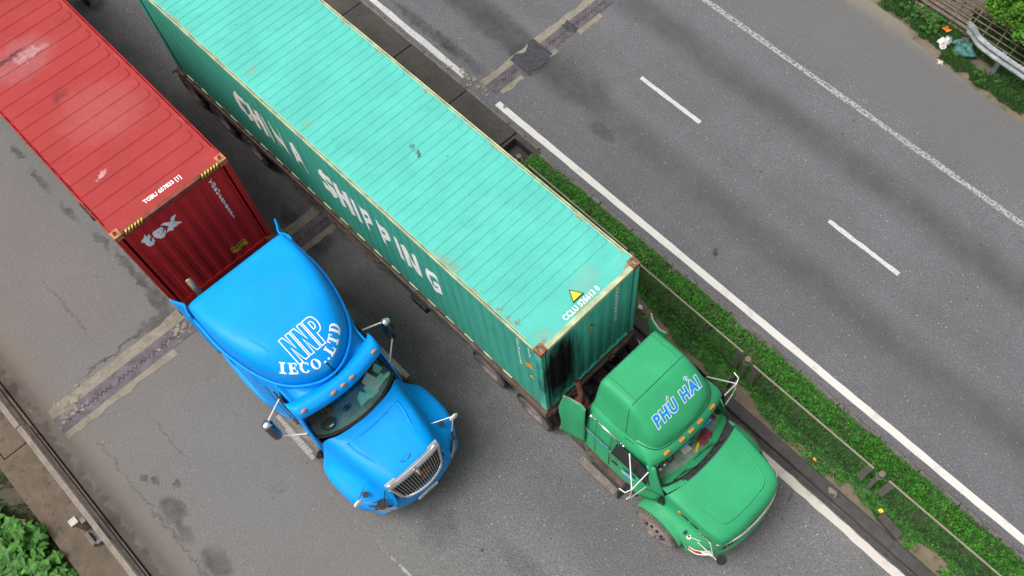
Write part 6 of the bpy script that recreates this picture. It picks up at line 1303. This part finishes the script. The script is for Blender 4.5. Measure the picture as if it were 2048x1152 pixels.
for k in range(9): x = -25.9 + 4.0 * k - .0 + .17; b = MB(); b.box(x - .06, x + .06, -4.16, -4.07, .0, .68); b.build('post', 'rail_dark', gr)
Frame.off = Vector((0, 0, 0))
b = MB(); b.box(-9.93, -9.83, -4.34, -4.22, .06, .56); b.box(-9.96, -9.80, -4.36, -4.20, .50, .60, 0); tag(b.build('marker_post', 'steptread', clean=True, bevel=.01), 'short pale marker post behind the left guard rail', 'marker post')
b = MB()
b.box(-9.72, -9.40, -4.36, -4.28, .06, .20); b.box(-9.44, -9.36, -4.28, -4.08, .06, .20); b.box(-9.72, -9.44, -4.28, -4.08, .06, .10); tag(b.build('post_base', 'kerb_old', clean=True, bevel=.012), 'broken concrete post base on the left ledge', 'concrete base')

# ------------------------------------------------------------------ far right verge: crash rail, cane fence, tree, rubbish
cr2 = empty('crash_barrier', (-3, 18.05, 0)); tag(cr2, 'bent galvanised crash barrier end in the upper right corner', 'guard rail'); Frame.off = Vector(cr2.location)
b = patch([[(-4.78, 18.28, .74), (-4.55, 18.20, .76), (-4.3, 18.05, .76), (-3.9, 17.98, .75), (-3.0, 17.94, .75), (-1.5, 17.92, .75), (2, 17.9, .75)], [(-4.76, 18.20, .62), (-4.53, 18.10, .66), (-4.3, 17.96, .68), (-3.9, 17.90, .68), (-3.0, 17.87, .68), (-1.5, 17.85, .68), (2, 17.83, .68)],
           [(-4.74, 18.26, .55), (-4.5, 18.16, .58), (-4.28, 18.02, .60), (-3.9, 17.95, .60), (-3.0, 17.92, .60), (-1.5, 17.90, .60), (2, 17.88, .60)], [(-4.70, 18.18, .46), (-4.5, 18.08, .5), (-4.28, 17.94, .52), (-3.9, 17.88, .52), (-3.0, 17.85, .52), (-1.5, 17.83, .52), (2, 17.81, .52)], [(-4.66, 18.26, .40), (-4.5, 18.16, .42), (-4.28, 18.02, .44), (-3.9, 17.96, .44), (-3.0, 17.93, .44), (-1.5, 17.91, .44), (2, 17.89, .44)]], 5, 3)
link('beam', thicken(b.mesh(), .006), 'rail_silver', cr2, False)
for x in (-3.6, -1.6): b = MB(); b.box(x - .06, x + .06, 18.0, 18.1, -.1, .7); b.build('post', 'rail_silver', cr2)
Frame.off = Vector((0, 0, 0))
cf = empty('cane_fence', (-4.5, 18.9, 0)); tag(cf, 'weathered bamboo lattice fence leaning in the upper right corner', 'fence'); Frame.off = Vector(cf.location); random.seed(5)
def fp(u, v): return Vector((-6.2 + u, 18.75 + .10 * u - .42 * v + .1, -.15 + 1.1 * v)) if False else Vector((-6.3 + u, 18.62 + .55 * v, -.05 + .85 * v))
for i in range(13): u = .2 + .42 * i + random.uniform(-.06, .06); b = MB(); b.tube([fp(u, -.05), fp(u + random.uniform(-.05, .05), 1.15 + random.uniform(-.1, .15))], .018, 6); b.build('upright', 'bamboo', cf)
for i in range(9):
    v = .05 + .125 * i; b = MB(); b.tube([fp(-.1, v + random.uniform(-.01, .01)), fp(2.6, v + random.uniform(-.02, .02)), fp(5.4, v + random.uniform(-.03, .03))], .017, 6); b.build('crosspiece', 'bamboo', cf)
Frame.off = Vector((0, 0, 0))
sl = MB(); random.seed(8)
for i in range(8): sl.box(-6.4 + .0 * i, -4.75 - .05 * i, 18.52 + .09 * i, 18.60 + .09 * i, .02 + .07 * i, .05 + .07 * i)
tag(sl.build('slat_mat', 'bamboo'), 'grey brown slatted bamboo mat against the lattice fence', 'bamboo mat')
tr = empty('roadside_tree', (-2.6, 20.1, -.5)); tag(tr, 'bright green leafy tree hanging over the lattice fence at upper right', 'tree'); Frame.off = Vector(tr.location); random.seed(11)
b = MB(); b.tube([(-2.4, 20.4, -.8), (-2.5, 20.3, .4), (-2.8, 20.1, 1.4)], [.16, .12, .07], 10)
for i in range(9): a = random.uniform(0, 6.28); b.tube([(-2.6, 20.2, .8 + .08 * i), (-2.7 + .9 * math.cos(a), 20.1 + .9 * math.sin(a), 1.5 + .05 * i)], [.05, .02], 6)
b.build('trunk', 'bamboo', tr)
clumps = [(random.uniform(-5.1, -1.5), random.uniform(18.2, 20.8), random.uniform(.75, 1.15), random.uniform(.18, .34)) for i in range(230)]; pts = []
for (x, y, z, r) in clumps:
    if y < 18.40 + max(0, (-3.2 - x)) * .42: continue
    for k in range(150):
        v = Vector((random.gauss(0, 1), random.gauss(0, 1), random.gauss(0, 1))).normalized() * r * random.uniform(.6, 1); pts.append((x + v.x, y + v.y, z + v.z * .6, 1))
leaves('crown', pts, 'treeleaf', .085, parent=tr); Frame.off = Vector((0, 0, 0))
def crumple(name, c, rx, ry, rz, m, lab, cat='litter', seed=1, f=9, amp=.35):
    b = MB(); b.ell(c, rx, ry, rz, 22, 14); o = Vector((seed * 3.1, seed, 0))
    b.v = [tuple(Vector(v) + Vector((mnoise.noise(Vector(v) * f + o), mnoise.noise(Vector(v) * f + o * 2), mnoise.noise(Vector(v) * f + o * 3) * .7)) * rx * amp * 2) for v in b.v]
    return tag(b.build(name, m, clean=True), lab, cat)
crumple('rubbish_bag', (-5.02, 17.86, .08), .13, .15, .09, 'whitebag', 'dirty white plastic bag on the verge edge, largest of the rubbish', 'rubbish bag', 2)
crumple('rubbish_bag', (-4.98, 18.05, .08), .09, .12, .06, 'lens', 'pale blue plastic bag just above the dirty white one', 'rubbish bag', 3)
crumple('orange_litter', (-5.22, 18.30, .10), .10, .06, .02, 'amber', 'orange plastic waste in the grass by the bamboo mat', 'litter', 4, 16, .4)
crumple('plastic_sheet', (-4.55, 18.10, .10), .30, .20, .13, 'tealbag', 'grey teal plastic sheet bundle beside the crash barrier end', 'plastic sheet', 5, 5)
crumple('green_bag', (-4.62, 17.82, .05), .11, .07, .04, 'weed', 'small green plastic bag in front of the teal sheet', 'rubbish bag', 7)
crumple('paper_litter', (-4.72, 17.35, .03), .09, .07, .04, 'beige', 'crumpled cream paper lying on the road shoulder', 'litter', 6, 14)
crumple('white_cup', (-5.33, 7.05, .17), .07, .055, .05, 'whitebag', 'crushed white cup on the median by the container corner', 'litter', 8, 14, .2)
crumple('orange_litter', (-0.49, 7.04, .15), .045, .035, .02, 'orange', 'small orange litter on the bare soil of the median', 'litter', 9, 16)
crumple('yellow_litter', (1.13, 7.14, .17), .05, .045, .03, 'yellow', 'bright yellow litter next to the concrete block', 'litter', 10, 16)
b = MB(); b.box(-.27, .27, -.09, .09, 0, .14); me = b.mesh(clean=True, bevel=.012); me.transform(Matrix.Translation((1.42, 7.0, .12)) @ Matrix.Rotation(R(-8), 4, 'Z')); tag(link('concrete_block', me, 'kerb_dark'), 'loose dark concrete block lying in the bare strip of the median', 'concrete block')
crumple('concrete_lump', (0.20, 6.74, .18), .10, .07, .03, 'joint_concrete', 'broken pale concrete lump on the dark median kerb', 'rubble', 12, 12)

# ------------------------------------------------------------------ motorbike at the very top edge, between the lorries
mb = empty('motorbike', (-22.6, 3.30, 0)); tag(mb, 'dark motorbike nose cut off by the top picture edge between the two lorries', 'motorbike'); Frame.off = Vector(mb.location)
b = MB(); b.lathe((-21.95, 3.30, .30), (0, 1, 0), [(-.045, .20), (-.05, .27), (0, .30), (.05, .27), (.045, .20)], 28); b.build('tyre', 'tyre', mb, smooth=True)
b = MB(); b.lathe((-21.95, 3.30, .30), (0, 1, 0), [(-.03, .20), (-.01, .04), (.01, .04), (.03, .20)], 20); b.build('rim', 'chrome_dull', mb)
b = patch([[(-21.66, 3.30 + y, .40), (-21.72, 3.30 + y, .58), (-21.9, 3.30 + y, .66), (-22.1, 3.30 + y, .62)] for y in (-.09, 0, .09)], 3, 4); link('mudguard', thicken(b.mesh(), .01), 'black', mb, True)
b = MB(); b.ell((-22.05, 3.30, .92), .16, .24, .20, 16, 10); b.build('front_fairing', 'black', mb, smooth=True)
b = MB(); b.ell((-21.93, 3.30, .96), .07, .11, .07, 14, 8); b.build('headlight', 'lens', mb, smooth=True)
b = MB()
for s_ in (-1, 1): b.tube([(-21.95, 3.30 + s_ * .08, .30), (-22.1, 3.30 + s_ * .08, .85)], .018)
b.build('fork', 'chrome_dull', mb)
b = MB(); b.tube([(-22.28, 2.93, 1.04), (-22.15, 3.12, 1.06), (-22.12, 3.30, 1.03), (-22.15, 3.48, 1.06), (-22.28, 3.67, 1.04)], .015); b.build('handlebar', 'black', mb)
b = MB(); b.tube(crline([Vector((-22.15, 3.30, .55)), Vector((-22.5, 3.30, .42)), Vector((-22.9, 3.30, .55)), Vector((-23.4, 3.30, .68))], 4), .13, 12); b.build('body', 'black', mb, smooth=True)
b = MB(); b.ell((-23.0, 3.30, .80), .40, .13, .07, 16, 8); b.build('seat', 'seat', mb, smooth=True)
b = MB(); b.lathe((-23.2, 3.30, .30), (0, 1, 0), [(-.045, .20), (-.05, .27), (0, .30), (.05, .27), (.045, .20)], 28); b.build('rear_tyre', 'tyre', mb, smooth=True)
Frame.off = Vector((0, 0, 0))
